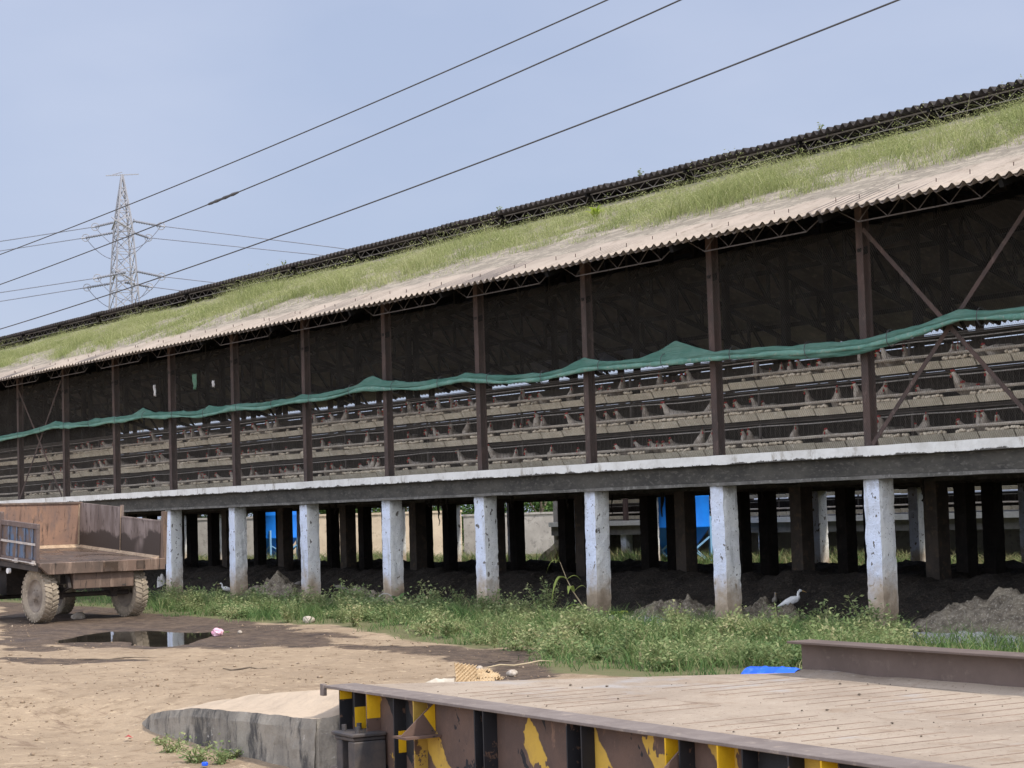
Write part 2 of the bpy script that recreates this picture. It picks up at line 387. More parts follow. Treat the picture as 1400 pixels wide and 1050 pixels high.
M = {}
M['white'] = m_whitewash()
M['fascia'] = m_fascia()
M['beam'] = m_simple('dark_beam', (.072, .066, .055), (.042, .039, .034), 2.5, c3=(.10, .092, .078), stretch=(1, 1, 2))  # dark grey tone shared by the beams
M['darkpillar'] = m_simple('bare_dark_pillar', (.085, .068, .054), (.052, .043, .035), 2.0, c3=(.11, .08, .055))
M['blackpillar'] = m_simple('black_bare_pillar', (.030, .025, .021), (.018, .015, .013), 2.0, c3=(.04, .03, .024))  # blacker tone for the deeper pillar rows
M['slab'] = m_simple('grimy_floor', (.10, .09, .075), (.06, .055, .048), 2)
M['post'] = m_rust('rusty_steel_post', (.095, .058, .047), (.058, .042, .037), (.15, .105, .085), 4, (1, 1, .4))
M['asb'] = m_simple('weathered_corrugated_sheet', (.20, .165, .14), (.13, .11, .095), 1.1, c3=(.24, .195, .16))
M['asbdark'] = m_simple('dark_corrugated_sheet', (.055, .046, .042), (.032, .028, .026), 2.0, c3=(.08, .064, .055))  # darker tone for the ridge sheets
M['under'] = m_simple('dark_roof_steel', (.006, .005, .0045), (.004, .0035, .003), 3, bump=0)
M['lattice'] = m_rust('grey_lattice_steel', (.115, .098, .087), (.08, .068, .06), (.07, .05, .04), 5)
M['soil'] = m_soil_roof()
M['wire'] = m_simple('dusty_wire', (.13, .115, .096), (.085, .075, .064), 3, bump=0)
M['tray'] = m_simple('dusty_tray', (.56, .49, .365), (.43, .375, .28), 3, c3=(.63, .57, .45), stretch=(1, 1, 1))
M['trough'] = m_simple('dusty_trough', (.45, .39, .31), (.34, .29, .23), 5, c3=(.54, .49, .41))
M['pipe'] = m_simple('pale_pipe', (.36, .33, .29), (.26, .24, .21), 4, bump=0)
M['cagedark'] = m_simple('dung_caked_mesh', (.052, .044, .036), (.034, .029, .024), 3, c3=(.08, .068, .056))
M['cageback'] = m_simple('dusty_cage_back', (.10, .087, .07), (.065, .056, .046), 3, c3=(.14, .12, .10))
M['cagesteel'] = m_simple('cage_steel', (.10, .085, .072), (.065, .055, .047), 4)
M['feather'] = m_simple('hen_feathers', (.50, .44, .365), (.25, .21, .165), 7, bump=.4, lo=.38, hi=.6)
M['comb'] = m_simple('red_comb', (.42, .045, .035), (.28, .03, .03), 20, bump=0, rough=.6)
M['beak'] = m_simple('horn_beak', (.50, .34, .12), (.40, .26, .10), 20, bump=0, rough=.5)
M['egg'] = m_simple('egg_shell', (.66, .57, .43), (.56, .47, .34), 6, bump=0, rough=.6)
M['net'] = m_net()
M['net2'] = m_simple('faded_net_fold', (.155, .30, .235), (.10, .225, .175), 4, c3=(.24, .29, .235), bump=.8, bdist=.03)
M['ground'] = m_ground()
M['water'] = m_water()
M['clod'] = m_simple('dirt_clods', (.30, .22, .145), (.19, .137, .09), 3, c3=(.42, .34, .26), bump=.4)
M['stone'] = m_simple('field_stone', (.42, .36, .29), (.30, .25, .20), 6, c3=(.52, .46, .39))
M['manure'] = m_simple('dry_manure', (.036, .028, .021), (.018, .0145, .011), 5, c3=(.075, .06, .045), bump=1, bscale=14, bdist=.06)
M['manurelight'] = m_simple('pale_crusted_manure', (.25, .21, .15), (.12, .097, .07), 7, c3=(.40, .35, .27), bump=1, bscale=16, bdist=.07)
M['sludge'] = m_simple('grey_slurry', (.36, .35, .33), (.25, .24, .225), 3, rough=.55, bump=.3)
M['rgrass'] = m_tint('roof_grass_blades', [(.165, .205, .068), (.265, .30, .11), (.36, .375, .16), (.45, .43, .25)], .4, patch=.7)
M['grass'] = m_tint('yard_grass_blades', [(.055, .115, .036), (.11, .19, .06), (.18, .25, .09), (.36, .32, .17)], .4, patch=1.5, amp=2.4)
M['weed'] = m_tint('weed_leaves', [(.10, .16, .06), (.19, .25, .10), (.30, .33, .15), (.42, .38, .21)], .4, patch=1.3, amp=2.0)
M['maize'] = m_tint('maize_leaves', [(.26, .34, .07), (.38, .44, .12), (.48, .47, .20)], .4)
M['bright'] = m_tint('lime_leaves', [(.26, .36, .04), (.34, .42, .06), (.42, .46, .10)], .45)
M['leaf'] = m_tint('tree_leaves', [(.035, .075, .018), (.065, .12, .028), (.11, .165, .04)], .3)
M['bark'] = m_simple('bark', (.13, .10, .07), (.08, .06, .045), 5, stretch=(1, 1, .3))
M['straw'] = m_simple('dry_stalk', (.42, .34, .22), (.33, .26, .16), 8, bump=0)
M['rust'] = m_trailer('rust_orange_plate', (.33, .19, .12), (.23, .14, .10), (.13, .098, .09))
M['rustgrey'] = m_trailer('rust_grey_plate', (.20, .145, .12), (.10, .075, .062), (.34, .28, .245))
M['stained'] = m_stained(); M['paleline'] = m_simple('pale_seam', (.46, .34, .225), (.33, .23, .15), 5, c3=(.22, .15, .1))
M['rustwet'] = m_trailer('wet_rusty_floor', (.10, .068, .05), (.06, .043, .034), (.14, .092, .065), wet=True)
M['sill'] = m_trailer('rusty_sill', (.17, .112, .082), (.10, .072, .056), (.25, .175, .13))
M['brownframe'] = m_rust('brown_frame', (.15, .11, .095), (.11, .08, .07), (.22, .17, .14), 4)
M['lightmetal'] = m_simple('bare_pale_metal', (.50, .45, .40), (.36, .31, .27), 8)
M['blueside'] = m_blueside()
M['tyre'] = m_simple('dusty_tyre', (.30, .245, .18), (.20, .165, .12), 4, c3=(.40, .33, .25))
M['rim'] = m_simple('dusty_rim', (.25, .205, .16), (.16, .13, .105), 6)
M['chassis'] = m_rust('dark_chassis', (.055, .043, .036), (.035, .03, .027), (.09, .065, .05), 5)
M['girder'] = m_girder()
M['flange'] = m_rust('worn_flange', (.20, .165, .145), (.15, .12, .105), (.27, .22, .18), 3)
M['reargirder'] = m_rust('brown_girder', (.135, .10, .083), (.105, .078, .065), (.17, .13, .105), 2)
M['yellow'] = m_paint('yellow_paint', (.72, .42, .012), amt=.62)
M['yellowold'] = m_paint('faded_yellow_paint', (.46, .30, .06), amt=.56)
M['black'] = m_paint('black_paint', (.016, .016, .019), amt=.60)
M['rustpaint'] = m_paint('rusted_paint', (.13, .08, .06), (.02, .02, .022), amt=.60, rough=.75)
M['greasy'] = m_simple('greasy_steel', (.045, .043, .045), (.085, .07, .062), 6, rough=.55)
M['deck'] = m_deck()
M['deckbar'] = m_rust('worn_bar', (.27, .20, .15), (.20, .15, .115), (.38, .30, .23), 3)
M['cement'] = m_cement()
M['tan'] = m_simple('tan_plaster', (.62, .50, .36), (.53, .42, .30), 1.2, c3=(.45, .35, .25))
M['greywall'] = m_simple('grey_plaster', (.38, .35, .31), (.29, .265, .235), 1.2, c3=(.22, .20, .18))
M['blue'] = m_simple('blue_bin_sheet', (.012, .215, .78), (.012, .17, .66), 1, rough=.45, bump=.05, spec=.4)
M['bluelt'] = m_simple('pale_blue_frame', (.22, .42, .62), (.17, .34, .52), 3, rough=.5, bump=.05)
M['drum'] = m_simple('blue_plastic', (.012, .085, .68), (.02, .11, .60), 3, rough=.4, bump=.05, c3=(.06, .16, .55))
M['drumin'] = m_simple('dark_drum_inside', (.015, .02, .05), (.02, .03, .07), 3, bump=0)
M['pulp'] = m_simple('egg_tray_pulp', (.46, .335, .195), (.34, .24, .135), 8, c3=(.52, .40, .25))
M['pulp'].name = 'egg_tray_pulp'
M['cloth'] = m_simple('dirty_cloth', (.50, .45, .37), (.38, .33, .26), 9)
M['pink'] = m_simple('pink_film', (.72, .34, .42), (.78, .50, .56), 9, rough=.5)
M['sack'] = m_simple('white_sack', (.70, .68, .65), (.56, .53, .50), 9)
M['egret'] = m_simple('egret_plumage', (.82, .82, .80), (.72, .72, .70), 9, bump=.15)
M['dimbird'] = m_simple('shaded_plumage', (.30, .27, .24), (.18, .16, .14), 9, bump=.2)  # egret plumage darkened; shade under the shed is in this colour
M['legs'] = m_simple('dark_bird_legs', (.06, .055, .045), (.09, .08, .06), 20, bump=0)
M['tower'] = m_simple('galvanised_steel', (.34, .335, .35), (.29, .285, .30), .3, bump=0)
M['insul'] = m_simple('insulator_glass', (.22, .225, .25), (.18, .185, .21), .5, bump=0)
M['conductor'] = m_simple('grey_conductor', (.21, .22, .26), (.18, .19, .23), .5, bump=0)
M['cable'] = m_simple('black_cable', (.075, .074, .076), (.095, .092, .092), 2, bump=0)
M['hang'] = m_simple('hanging_crust', (.03, .026, .022), (.045, .038, .03), 8)
M['ragg'] = m_simple('green_rag', (.07, .16, .10), (.12, .20, .14), 9)

# ------------------------------------------------------------------ world and sun
SUN_EL, SX, SY = R(54), .96, .28
sd = Vector((SX*math.cos(SUN_EL), SY*math.cos(SUN_EL), math.sin(SUN_EL))).normalized()
W = bpy.data.worlds.new('World'); SC.world = W; W.use_nodes = True; wn = W.node_tree; wn.nodes.clear()
wo = wn.nodes.new('ShaderNodeOutputWorld'); bg = wn.nodes.new('ShaderNodeBackground'); sk = wn.nodes.new('ShaderNodeTexSky')
sk.sky_type = 'NISHITA'; sk.sun_disc = False; sk.sun_elevation = SUN_EL; sk.sun_rotation = math.atan2(SX, SY)
sk.air_density = 1.0; sk.dust_density = 3.0; sk.ozone_density = 1.0; sk.altitude = 200
hz = wn.nodes.new('ShaderNodeMix'); hz.data_type = 'RGBA'; hz.inputs[0].default_value = .66
wn.links.new(sk.outputs[0], hz.inputs[6]); hz.inputs[7].default_value = (5.6, 6.45, 8.75, 1)   # thin high haze over the whole sky
# unseen sky behind camera brightened and whitened to light the facade, shed side dimmed
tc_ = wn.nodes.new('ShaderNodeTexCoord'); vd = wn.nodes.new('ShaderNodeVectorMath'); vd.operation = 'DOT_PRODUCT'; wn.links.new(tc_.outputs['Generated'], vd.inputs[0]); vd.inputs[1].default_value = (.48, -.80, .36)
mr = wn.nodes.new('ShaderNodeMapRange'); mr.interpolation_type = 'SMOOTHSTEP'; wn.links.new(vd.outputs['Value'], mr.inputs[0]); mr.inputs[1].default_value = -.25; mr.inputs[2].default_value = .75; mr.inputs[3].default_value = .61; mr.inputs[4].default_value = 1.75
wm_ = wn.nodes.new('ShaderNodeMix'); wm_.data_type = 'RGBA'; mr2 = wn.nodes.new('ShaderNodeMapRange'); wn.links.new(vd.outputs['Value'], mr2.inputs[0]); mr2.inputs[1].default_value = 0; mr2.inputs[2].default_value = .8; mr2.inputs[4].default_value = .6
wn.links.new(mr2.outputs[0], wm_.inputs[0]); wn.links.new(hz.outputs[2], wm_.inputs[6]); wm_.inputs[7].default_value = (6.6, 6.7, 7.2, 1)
cn_ = wn.nodes.new('ShaderNodeTexNoise'); cmap_ = wn.nodes.new('ShaderNodeMapping'); wn.links.new(tc_.outputs['Generated'], cmap_.inputs[0]); cmap_.inputs['Scale'].default_value = (1, 1, 2.6); wn.links.new(cmap_.outputs[0], cn_.inputs['Vector']); cn_.inputs['Scale'].default_value = 2.6; cn_.inputs['Detail'].default_value = 5
cr_ = wn.nodes.new('ShaderNodeMapRange'); wn.links.new(cn_.outputs['Fac'], cr_.inputs[0]); cr_.inputs[1].default_value = .42; cr_.inputs[2].default_value = .72; cr_.inputs[4].default_value = .35
cm_ = wn.nodes.new('ShaderNodeMix'); cm_.data_type = 'RGBA'; wn.links.new(cr_.outputs[0], cm_.inputs[0]); wn.links.new(wm_.outputs[2], cm_.inputs[6]); cm_.inputs[7].default_value = (7.2, 7.6, 9.0, 1)   # faint veil of high cloud
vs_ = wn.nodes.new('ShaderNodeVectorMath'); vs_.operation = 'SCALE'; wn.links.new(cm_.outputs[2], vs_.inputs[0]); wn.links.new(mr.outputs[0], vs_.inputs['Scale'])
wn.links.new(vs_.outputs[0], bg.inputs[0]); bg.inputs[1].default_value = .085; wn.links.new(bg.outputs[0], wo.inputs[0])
sl = bpy.data.lights.new('Sun', 'SUN'); sl.energy = 2.0; sl.angle = R(3); sl.color = (1, .945, .86)
slo = bpy.data.objects.new('Sun', sl); COL.objects.link(slo); slo.rotation_euler = (-sd).to_track_quat('-Z', 'Y').to_euler()
SC.view_settings.view_transform = 'Standard'; SC.view_settings.look = 'None'; SC.view_settings.exposure = 1.0; SC.view_settings.gamma = 1
SC.cycles.max_bounces = 6; SC.cycles.diffuse_bounces = 3; SC.cycles.transparent_max_bounces = 8

# ------------------------------------------------------------------ ground
PUD = [at(x, y)[:2] for x, y in ((72,874),(110,867),(150,861),(200,860),(255,863),(296,862),(292,868),(266,873),(256,880),(228,883),(182,881),(176,876),(120,877),(85,877))]
WET = [at(x, y)[:2] for x, y in ((0,822),(120,818),(195,832),(330,846),(450,864),(560,878),(640,884),(735,892),(760,925),(690,932),(640,936),(612,926),(655,915),(640,905),(560,892),(520,890),(455,884),(380,884),(300,888),(250,888),(160,884),(70,882),(60,888),(0,888))]
STREAK = [at(x, y)[:2] for x, y in ((0,900),(110,903),(205,902),(205,906),(90,909),(0,908))]
DRY = [at(x, y)[:2] for x, y in ((440,873),(500,868),(560,872),(620,880),(560,884),(470,883))]
GRS = [at(x, y)[:2] for x, y in ((190,838),(340,850),(450,855),(560,874),(640,886),(720,884),(745,920),(900,928),(1085,924),(1400,905))]
GRS = GRS + [(48, -2.4), (48, .25), (-4, .25), (-4, -2.6), (6.0, -2.75), (10.0, -2.8)]
PITW = [at(x, y)[:2] for x, y in ((215,1012),(340,1050),(560,1090),(700,1180))]
def ground_z(x, y):
    z = (fbm(x, y, .45, 3)-.5)*.05 + (fbm(x, y, 2.2, 9)-.5)*.042 + (fbm(x, y, 7, 21, 2)-.5)*.012
    z = z*np.clip(1.2-np.hypot(x-25, y+6)/60, .15, 1)
    sp = sd_poly(x, y, PUD)+(fbm(x, y, 2.5, 5)-.5)*.12
    z = z - .055*sstep(.12, -.18, sp) - .012*sstep(.9, .1, sp)
    z = z - .22*sstep(-10.7, -12.1, y+.08*(x-33))*sstep(25.5, 29, x)*sstep(60, 50, x)
    # wheel ruts of the mud apron
    z = z - .03*np.exp(-((y+5.2-.06*(x-13))/.28)**2)*sstep(13, 16, x)*sstep(27, 22, x)
    return z
def axis(lo, hi, a, b, st):
    fine = np.arange(a, b+1e-6, st); g = [st]
    left = []; p = a; s_ = st
    while p > lo: s_ *= 1.25; p -= s_; left.append(max(p, lo))
    right = []; p = b; s_ = st
    while p < hi: s_ *= 1.25; p += s_; right.append(min(p, hi))
    return np.array(left[::-1]+list(fine)+right)
gx = axis(-2500, 2500, 8, 47, .11); gy = axis(-2500, 2500, -20, 1.5, .11)
X, Y = np.meshgrid(gx, gy); Z = ground_z(X, Y)
wet = np.maximum(sstep(.45, -.35, sd_poly(X, Y, WET)+(fbm(X, Y, 1.1, 31)-.5)*1.1), .85*sstep(.15, -.1, sd_poly(X, Y, STREAK)+(fbm(X, Y, 2, 3)-.5)*.4))
wet = wet*(1-.85*sstep(.2, -.2, sd_poly(X, Y, DRY)+(fbm(X, Y, 2, 8)-.5)*.5))
wet = np.maximum(wet, sstep(.35, .0, sd_poly(X, Y, PUD)))
wet = np.maximum(wet, sstep(.0, .6, Y)*sstep(13, 12, Y)*.8)
green = np.maximum(sstep(.3, -.4, sd_poly(X, Y, GRS)), sstep(11.5, 13, Y))
green = np.maximum(green, sstep(90, 160, np.hypot(X, Y)))
ny, nx = X.shape; I = np.arange(nx*ny).reshape(ny, nx)
q = np.stack([I[:-1, :-1], I[:-1, 1:], I[1:, 1:], I[1:, :-1]], -1).reshape(-1, 4)
me = fast_mesh('ground', np.stack([X.ravel(), Y.ravel(), Z.ravel()], 1), [q], M['ground'], {'wet': wet.ravel(), 'green': green.ravel()}, True)
tag(link_mesh('ground', me), 'dusty tan dirt yard with dark wet mud along the shed', 'ground', kind='structure')
pc = np.mean(PUD, 0)
wb = MB(); pl = np.array(PUD); pl = pc+(pl-pc)*1.18
wb.add([(a, b, -.026) for a, b in pl], [tuple(range(len(pl)))[::-1]])
o = wb.build('puddle', M['water']); tag(o, 'shallow muddy puddle behind the rusty trailer', 'puddle', kind='structure')
if o.data.polygons[0].normal.z < 0: o.data.flip_normals()

# ------------------------------------------------------------------ vegetation helpers
def blades(P, H, W0, lean, seed=0, seedhead=0.0):
    r = np.random.default_rng(seed); n = len(P); az = r.uniform(0, 2*np.pi, n)
    sx, sy = np.cos(az), np.sin(az); la = r.uniform(0, 2*np.pi, n); lx, ly = np.cos(la), np.sin(la)
    ln = H*lean*r.uniform(.3, 1.4, n); side = np.stack([sx, sy, 0*sx], 1)*W0[:, None]/2; dirl = np.stack([lx, ly, 0*lx], 1)
    b = P; m = P+dirl*ln[:, None]*.3+np.array([0, 0, 1])*H[:, None]*.55; t = P+dirl*ln[:, None]+np.array([0, 0, 1])*(H*np.sqrt(np.clip(1-(lean*.4)**2, .3, 1)))[:, None]
    V = np.stack([b-side, b+side, m-side*.8, m+side*.8, t], 1).reshape(-1, 3); k = np.arange(n)*5
    Q = np.stack([k, k+1, k+3, k+2], 1); T = np.stack([k+2, k+3, k+4], 1)
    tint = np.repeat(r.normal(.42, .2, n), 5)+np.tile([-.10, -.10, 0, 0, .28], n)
    return V, [Q, T], tint
def leafcloud(P, S, seed=0, flat=.5, aspect=.55):
    r = np.random.default_rng(seed); n = len(P); nrm = r.normal(0, 1, (n, 3)); nrm[:, 2] = np.abs(nrm[:, 2])+flat
    nrm /= np.linalg.norm(nrm, axis=1)[:, None]; a = np.cross(nrm, r.normal(0, 1, (n, 3))); a /= np.linalg.norm(a, axis=1)[:, None]; b = np.cross(nrm, a)
    a *= S[:, None]/2; b *= S[:, None]/2*aspect
    V = np.stack([P-a, P+b*.9-a*.1, P+a, P-b*.9-a*.1], 1).reshape(-1, 3); k = np.arange(n)*4
    return V, [np.stack([k, k+1, k+2, k+3], 1)], np.repeat(r.normal(.45, .22, n), 4)

# ------------------------------------------------------------------ the poultry shed
B = 3.05; K0, K1 = -9, 15; XL, XR = K0*B-.4, K1*B+.6
SLZ = 2.42
shed = empty('poultry_shed', (0, 0, 0), 0, 'long poultry shed raised on whitewashed pillars, grass growing on its roof', 'shed')
def px_(k): return k*B+.2175
pm = []
for s_ in range(5):
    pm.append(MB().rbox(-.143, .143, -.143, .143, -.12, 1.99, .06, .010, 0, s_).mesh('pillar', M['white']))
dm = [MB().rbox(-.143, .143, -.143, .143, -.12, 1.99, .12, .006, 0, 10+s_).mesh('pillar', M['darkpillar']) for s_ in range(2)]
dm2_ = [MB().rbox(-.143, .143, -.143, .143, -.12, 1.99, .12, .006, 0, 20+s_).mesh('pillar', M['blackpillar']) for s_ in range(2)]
for k in range(K0, K1+1):
    if -5 <= k <= 13:
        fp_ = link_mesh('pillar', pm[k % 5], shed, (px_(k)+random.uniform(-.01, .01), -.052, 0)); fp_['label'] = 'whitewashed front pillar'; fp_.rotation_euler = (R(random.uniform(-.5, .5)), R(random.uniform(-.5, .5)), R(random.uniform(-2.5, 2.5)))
    if -7 <= k <= 12:
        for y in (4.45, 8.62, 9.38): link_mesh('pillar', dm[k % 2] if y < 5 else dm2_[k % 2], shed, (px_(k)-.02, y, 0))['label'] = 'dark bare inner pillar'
    if -8 <= k <= 12: link_mesh('pillar', pm[(k+2) % 5], shed, (px_(k)+.9, 13.0, 0))['label'] = 'whitewashed far-side pillar'
def longbox(y0, y1, z0, z1, step=.14, amp=.008, seed=0, x0=XL, x1=XR):
    mb = MB(); nx_ = int((x1-x0)/step); ring = []
    for i in range(nx_+1):
        x = x0+(x1-x0)*i/nx_
        n_ = lambda a: (mnoise.noise(Vector((x*1.7, a*5+seed, seed)))+.6*mnoise.noise(Vector((x*6.5, a*5+seed, 3))))*amp
        ring.append([(x, y0+n_(1), z0+n_(2)), (x, y1, z0+n_(3)), (x, y1, z1+n_(4)*.4), (x, y0+n_(5), z1+n_(6)*.6)])
    vs = [p for r_ in ring for p in r_]
    fs = [(4*i+j, 4*i+4+j, 4*i+4+(j+1) % 4, 4*i+(j+1) % 4) for i in range(nx_) for j in range(4)]+[(3,2,1,0), (4*nx_, 4*nx_+1, 4*nx_+2, 4*nx_+3)]
    return mb.add(vs, [q_[::-1] for q_ in fs])
longbox(-.33, .72, 2.283, SLZ, amp=.009, seed=1).build('slab', M['fascia'], shed)
longbox(4.0, 5.0, 2.285, SLZ, amp=.006, seed=4).build('slab', M['slab'], shed)
longbox(8.4, 9.6, 2.285, SLZ, amp=.006, seed=4).build('slab', M['slab'], shed)
longbox(12.4, 13.35, 2.285, SLZ, amp=.006, seed=5).build('slab', M['slab'], shed)
longbox(-.225, .12, 2.035, 2.28, amp=.007, seed=2).build('beam', M['beam'], shed)
longbox(-.245, .14, 1.985, 2.032, amp=.007, seed=3).build('beam', m_simple('pale_beam_ledge', (.15, .14, .125), (.08, .075, .065), 3, c3=(.20, .19, .17)), shed)
for y in (4.45, 8.62, 9.38, 13.0): longbox(y-.14, y+.14, 1.985, 2.282, amp=.005, seed=6+y).build('beam', M['beam'], shed)
# cross beams under the deck
cb = MB().box(-.1, .1, .125, 4.3, 2.03, 2.28).mesh('cross_beam', M['beam'])
for k in range(K0, K1+1): link_mesh('cross_beam', cb, shed, (px_(k), 0, 0))
# steel H posts
EZ = 5.52; SLP = .378; RW = 13.0; RY = 5.2
def roofz(y): return EZ+(y+.8)*SLP
hp = MB(); hp.box(-.062, .062, 0, .012, 0, 3.28); hp.box(-.062, .062, .125, .137, 0, 3.28); hp.box(-.009, .009, .014, .123, 0, 3.28)
hp.box(-.11, .11, -.03, .17, 0, .018)
hpm = hp.mesh('steel_post', M['post'])
for k in range(K0, K1+1):
    for y in (0, 13.0): link_mesh('steel_post', hpm, shed, (k*B, y, SLZ))
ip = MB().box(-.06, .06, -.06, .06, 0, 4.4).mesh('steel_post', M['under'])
for k in range(K0, K1+1):
    for y in (4.45, 8.6): link_mesh('steel_post', ip, shed, (k*B, y, SLZ))
# X bracing
for k in (9, -1):
    for a, b_, yy in (((k*B+.1, 2.45), ((k+1)*B-.08, 5.35), -.014), ((k*B+.1, 5.35), ((k+1)*B-.08, 2.45), -.026)):
        MB().bar((a[0], yy, a[1]), (b_[0], yy, b_[1]), .008, .062, 0, (0, 0, 1)).build('brace', M['post'], shed)
# corrugated sheets
PITCH_C = .178
def corr_sheet(name, ys, zs, mat, x0=XL, x1=XR, amp=.036, th=.012, spp=6, parent=shed, lap=0):
    n = int((x1-x0)/PITCH_C*spp); x = np.linspace(x0, x1, n+1); w = amp*np.cos(2*np.pi*(x-x0)/PITCH_C)
    # each sheet, about a metre wide, sits a few millimetres off its neighbour
    sid = np.floor((x-x0)/1.02).astype(int); jit = hash2(sid, sid*0, 77)*.013-.0065; jy = (hash2(sid, sid*0+3, 55)-.5)*.05
    V = []; m = len(ys)
    for s_, off in ((0, 0), (1, -th)):
        for j in range(m):
            V.append(np.stack([x, np.full_like(x, ys[j])+(jy if j == 0 else 0), zs[j]+w+jit+off], 1))
    V = np.concatenate(V); I = np.arange(2*m*(n+1)).reshape(2*m, n+1); Q = []
    for j in range(m-1):
        Q.append(np.stack([I[j, :-1], I[j, 1:], I[j+1, 1:], I[j+1, :-1]], 1))
        Q.append(np.stack([I[m+j, :-1], I[m+j+1, :-1], I[m+j+1, 1:], I[m+j, 1:]], 1))
    for j in (0, m-1): Q.append(np.stack([I[j, :-1], I[m+j, :-1], I[m+j, 1:], I[j, 1:]], 1))
    return link_mesh(name, fast_mesh(name, V, [np.concatenate(Q)], mat), parent)
corr_sheet('roof_sheet', [-.8, 1.6, RY], [roofz(-.8), roofz(1.6), roofz(RY)], M['asb'])
corr_sheet('roof_sheet', [RW+.86, RW-2, RW-RY], [roofz(-.86), roofz(2), roofz(RY)], M['asb'])
MZ, MR = 8.14, 8.30
corr_sheet('ridge_roof_sheet', [4.85, 6.5], [MZ, MR], M['asbdark'], amp=.044)
corr_sheet('ridge_roof_sheet', [8.15, 6.52], [MZ, MR+.002], M['asbdark'])
for xw in (XL, XR-.1):
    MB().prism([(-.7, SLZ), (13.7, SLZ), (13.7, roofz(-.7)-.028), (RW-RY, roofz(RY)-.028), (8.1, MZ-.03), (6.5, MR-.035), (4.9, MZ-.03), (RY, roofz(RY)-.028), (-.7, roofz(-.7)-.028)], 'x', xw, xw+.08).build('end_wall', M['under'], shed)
# trusses
tr = MB()
for sg, y0 in ((1, 0), (-1, RW)):
    Yf = lambda d: y0+sg*d
    tr.bar((0, Yf(-.72), roofz(-.72)-.1), (0, Yf(RY), roofz(RY)-.1), .07, .10)
    tr.bar((0, Yf(0), 5.05), (0, Yf(RY), 6.75), .07, .10)
    ys_ = (.3, .95, 1.65, 2.4, 3.15, 3.9, 4.6)
    for a, b_ in zip(ys_[:-1], ys_[1:]):
        tr.bar((0, Yf(a), 5.05+a*.327), (0, Yf(b_), roofz(b_)-.12), .06, .06); tr.bar((0, Yf(b_), 5.05+b_*.327), (0, Yf(b_), roofz(b_)-.12), .06, .06)
    tr.bar((0, Yf(RY), 6.7), (0, Yf(RY), MZ-.02), .06, .06); tr.bar((0, Yf(4.9), MZ-.08), (0, Yf(6.45), MR-.08), .05, .06)
tr.bar((0, RY, 6.75), (0, RW-RY, 6.75), .05, .06)
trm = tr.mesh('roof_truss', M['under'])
for k in range(K0, K1+1): link_mesh('roof_truss', trm, shed, (k*B, 0, 0))
# purlins on the slope (dark) and the open-web lattice purlins at both eaves
for y in (.4, 1.6, 2.8, 4.0, 5.1, RW-.4, RW-1.6, RW-2.8, RW-4.0, RW-5.1): MB().box(XL, XR, y-.035, y+.035, roofz(min(y, RW-y))-.13, roofz(min(y, RW-y))-.035).build('purlin', M['under'], shed)
def lattice(L, h, ns, inset, r=.011):
    mb = MB(); x0, x1 = -L/2, L/2; bx0, bx1 = x0+inset, x1-inset
    mb.bar((x0, 0, h), (x1, 0, h), .024, .024); mb.bar((bx0, 0, 0), (bx1, 0, 0), .017, .017)
    xb = np.linspace(bx0, bx1, ns+1); xt = [x0+.02]+[(xb[i]+xb[i+1])/2 for i in range(ns)]+[x1-.02]
    for i in range(ns+1):
        mb.tube([(xt[i], 0, h), (xb[i], 0, 0)], r, 5); mb.tube([(xb[i], 0, 0), (xt[i+1], 0, h)], r, 5)
    return mb
lm_ = lattice(2.96, .22, 4, .44, .0065).mesh('lattice_purlin', M['lattice'])
lr_ = lattice(3.0, .15, 6, .12, .0075).mesh('lattice_purlin', m_rust('dusty_lattice_steel', (.22, .195, .175), (.16, .14, .125), (.12, .09, .07), 5))
for k in range(K0, K1):
    link_mesh('lattice_purlin', lm_, shed, ((k+.5)*B, -.50, 5.365))
    link_mesh('lattice_purlin', lr_, shed, ((k+.5)*B, 5.02, MZ-.215))
hb_ = MB()
for i in range(int((XR-XL)/.62)):
    for s_ in (.32, .46):
        if (i+int(s_*10)) % 2: x_ = XL+.62*i+.1*math.sin(i*3.7); hb_.bar((x_, -.8+s_, EZ+s_*SLP), (x_+.01, -.8+s_-.01, EZ+s_*SLP+.085), .011, .011)
tag(hb_.build('hook_bolts', M['post'], shed), kind='stuff')
# hexagonal wire netting on the open front, real crossing wires
def netting(x0, x1, z0, z1, y, sp, rr, ang=R(58)):
    mb = []; F = []; n0 = 0; run = (z1-z0)/math.tan(ang); off = np.array([(0, rr), (-.87*rr, -.5*rr), (.87*rr, -.5*rr)])
    V = []; Q = []
    for sg in (1, -1):
        s0 = np.arange(x0-run, x1+run, sp)
        for s_ in s0:
            a = np.array([s_, z0]) if sg > 0 else np.array([s_+run, z0]); b_ = np.array([s_+run, z1]) if sg > 0 else np.array([s_, z1])
            d = b_-a; t0, t1 = 0, 1
            for lim, lo in ((x0, True), (x1, False)):
                t = (lim-a[0])/d[0]
                if (d[0] > 0) == lo: t0 = max(t0, t)
                else: t1 = min(t1, t)
            if t1-t0 < .02: continue
            p, q_ = a+d*t0, a+d*t1; k = len(V)
            for P_ in (p, q_):
                for oy, ox in off: V.append((P_[0]+ox, y+oy, P_[1]))
            Q += [(k+i, k+(i+1) % 3, k+3+(i+1) % 3, k+3+i) for i in range(3)]
    return np.array(V), np.array(Q)
V, Q = netting(-8, 46, SLZ+.01, 5.38, -.045, .038, .0012)
link_mesh('wire_netting', fast_mesh('wire_netting', V, [Q], M['wire']), shed)
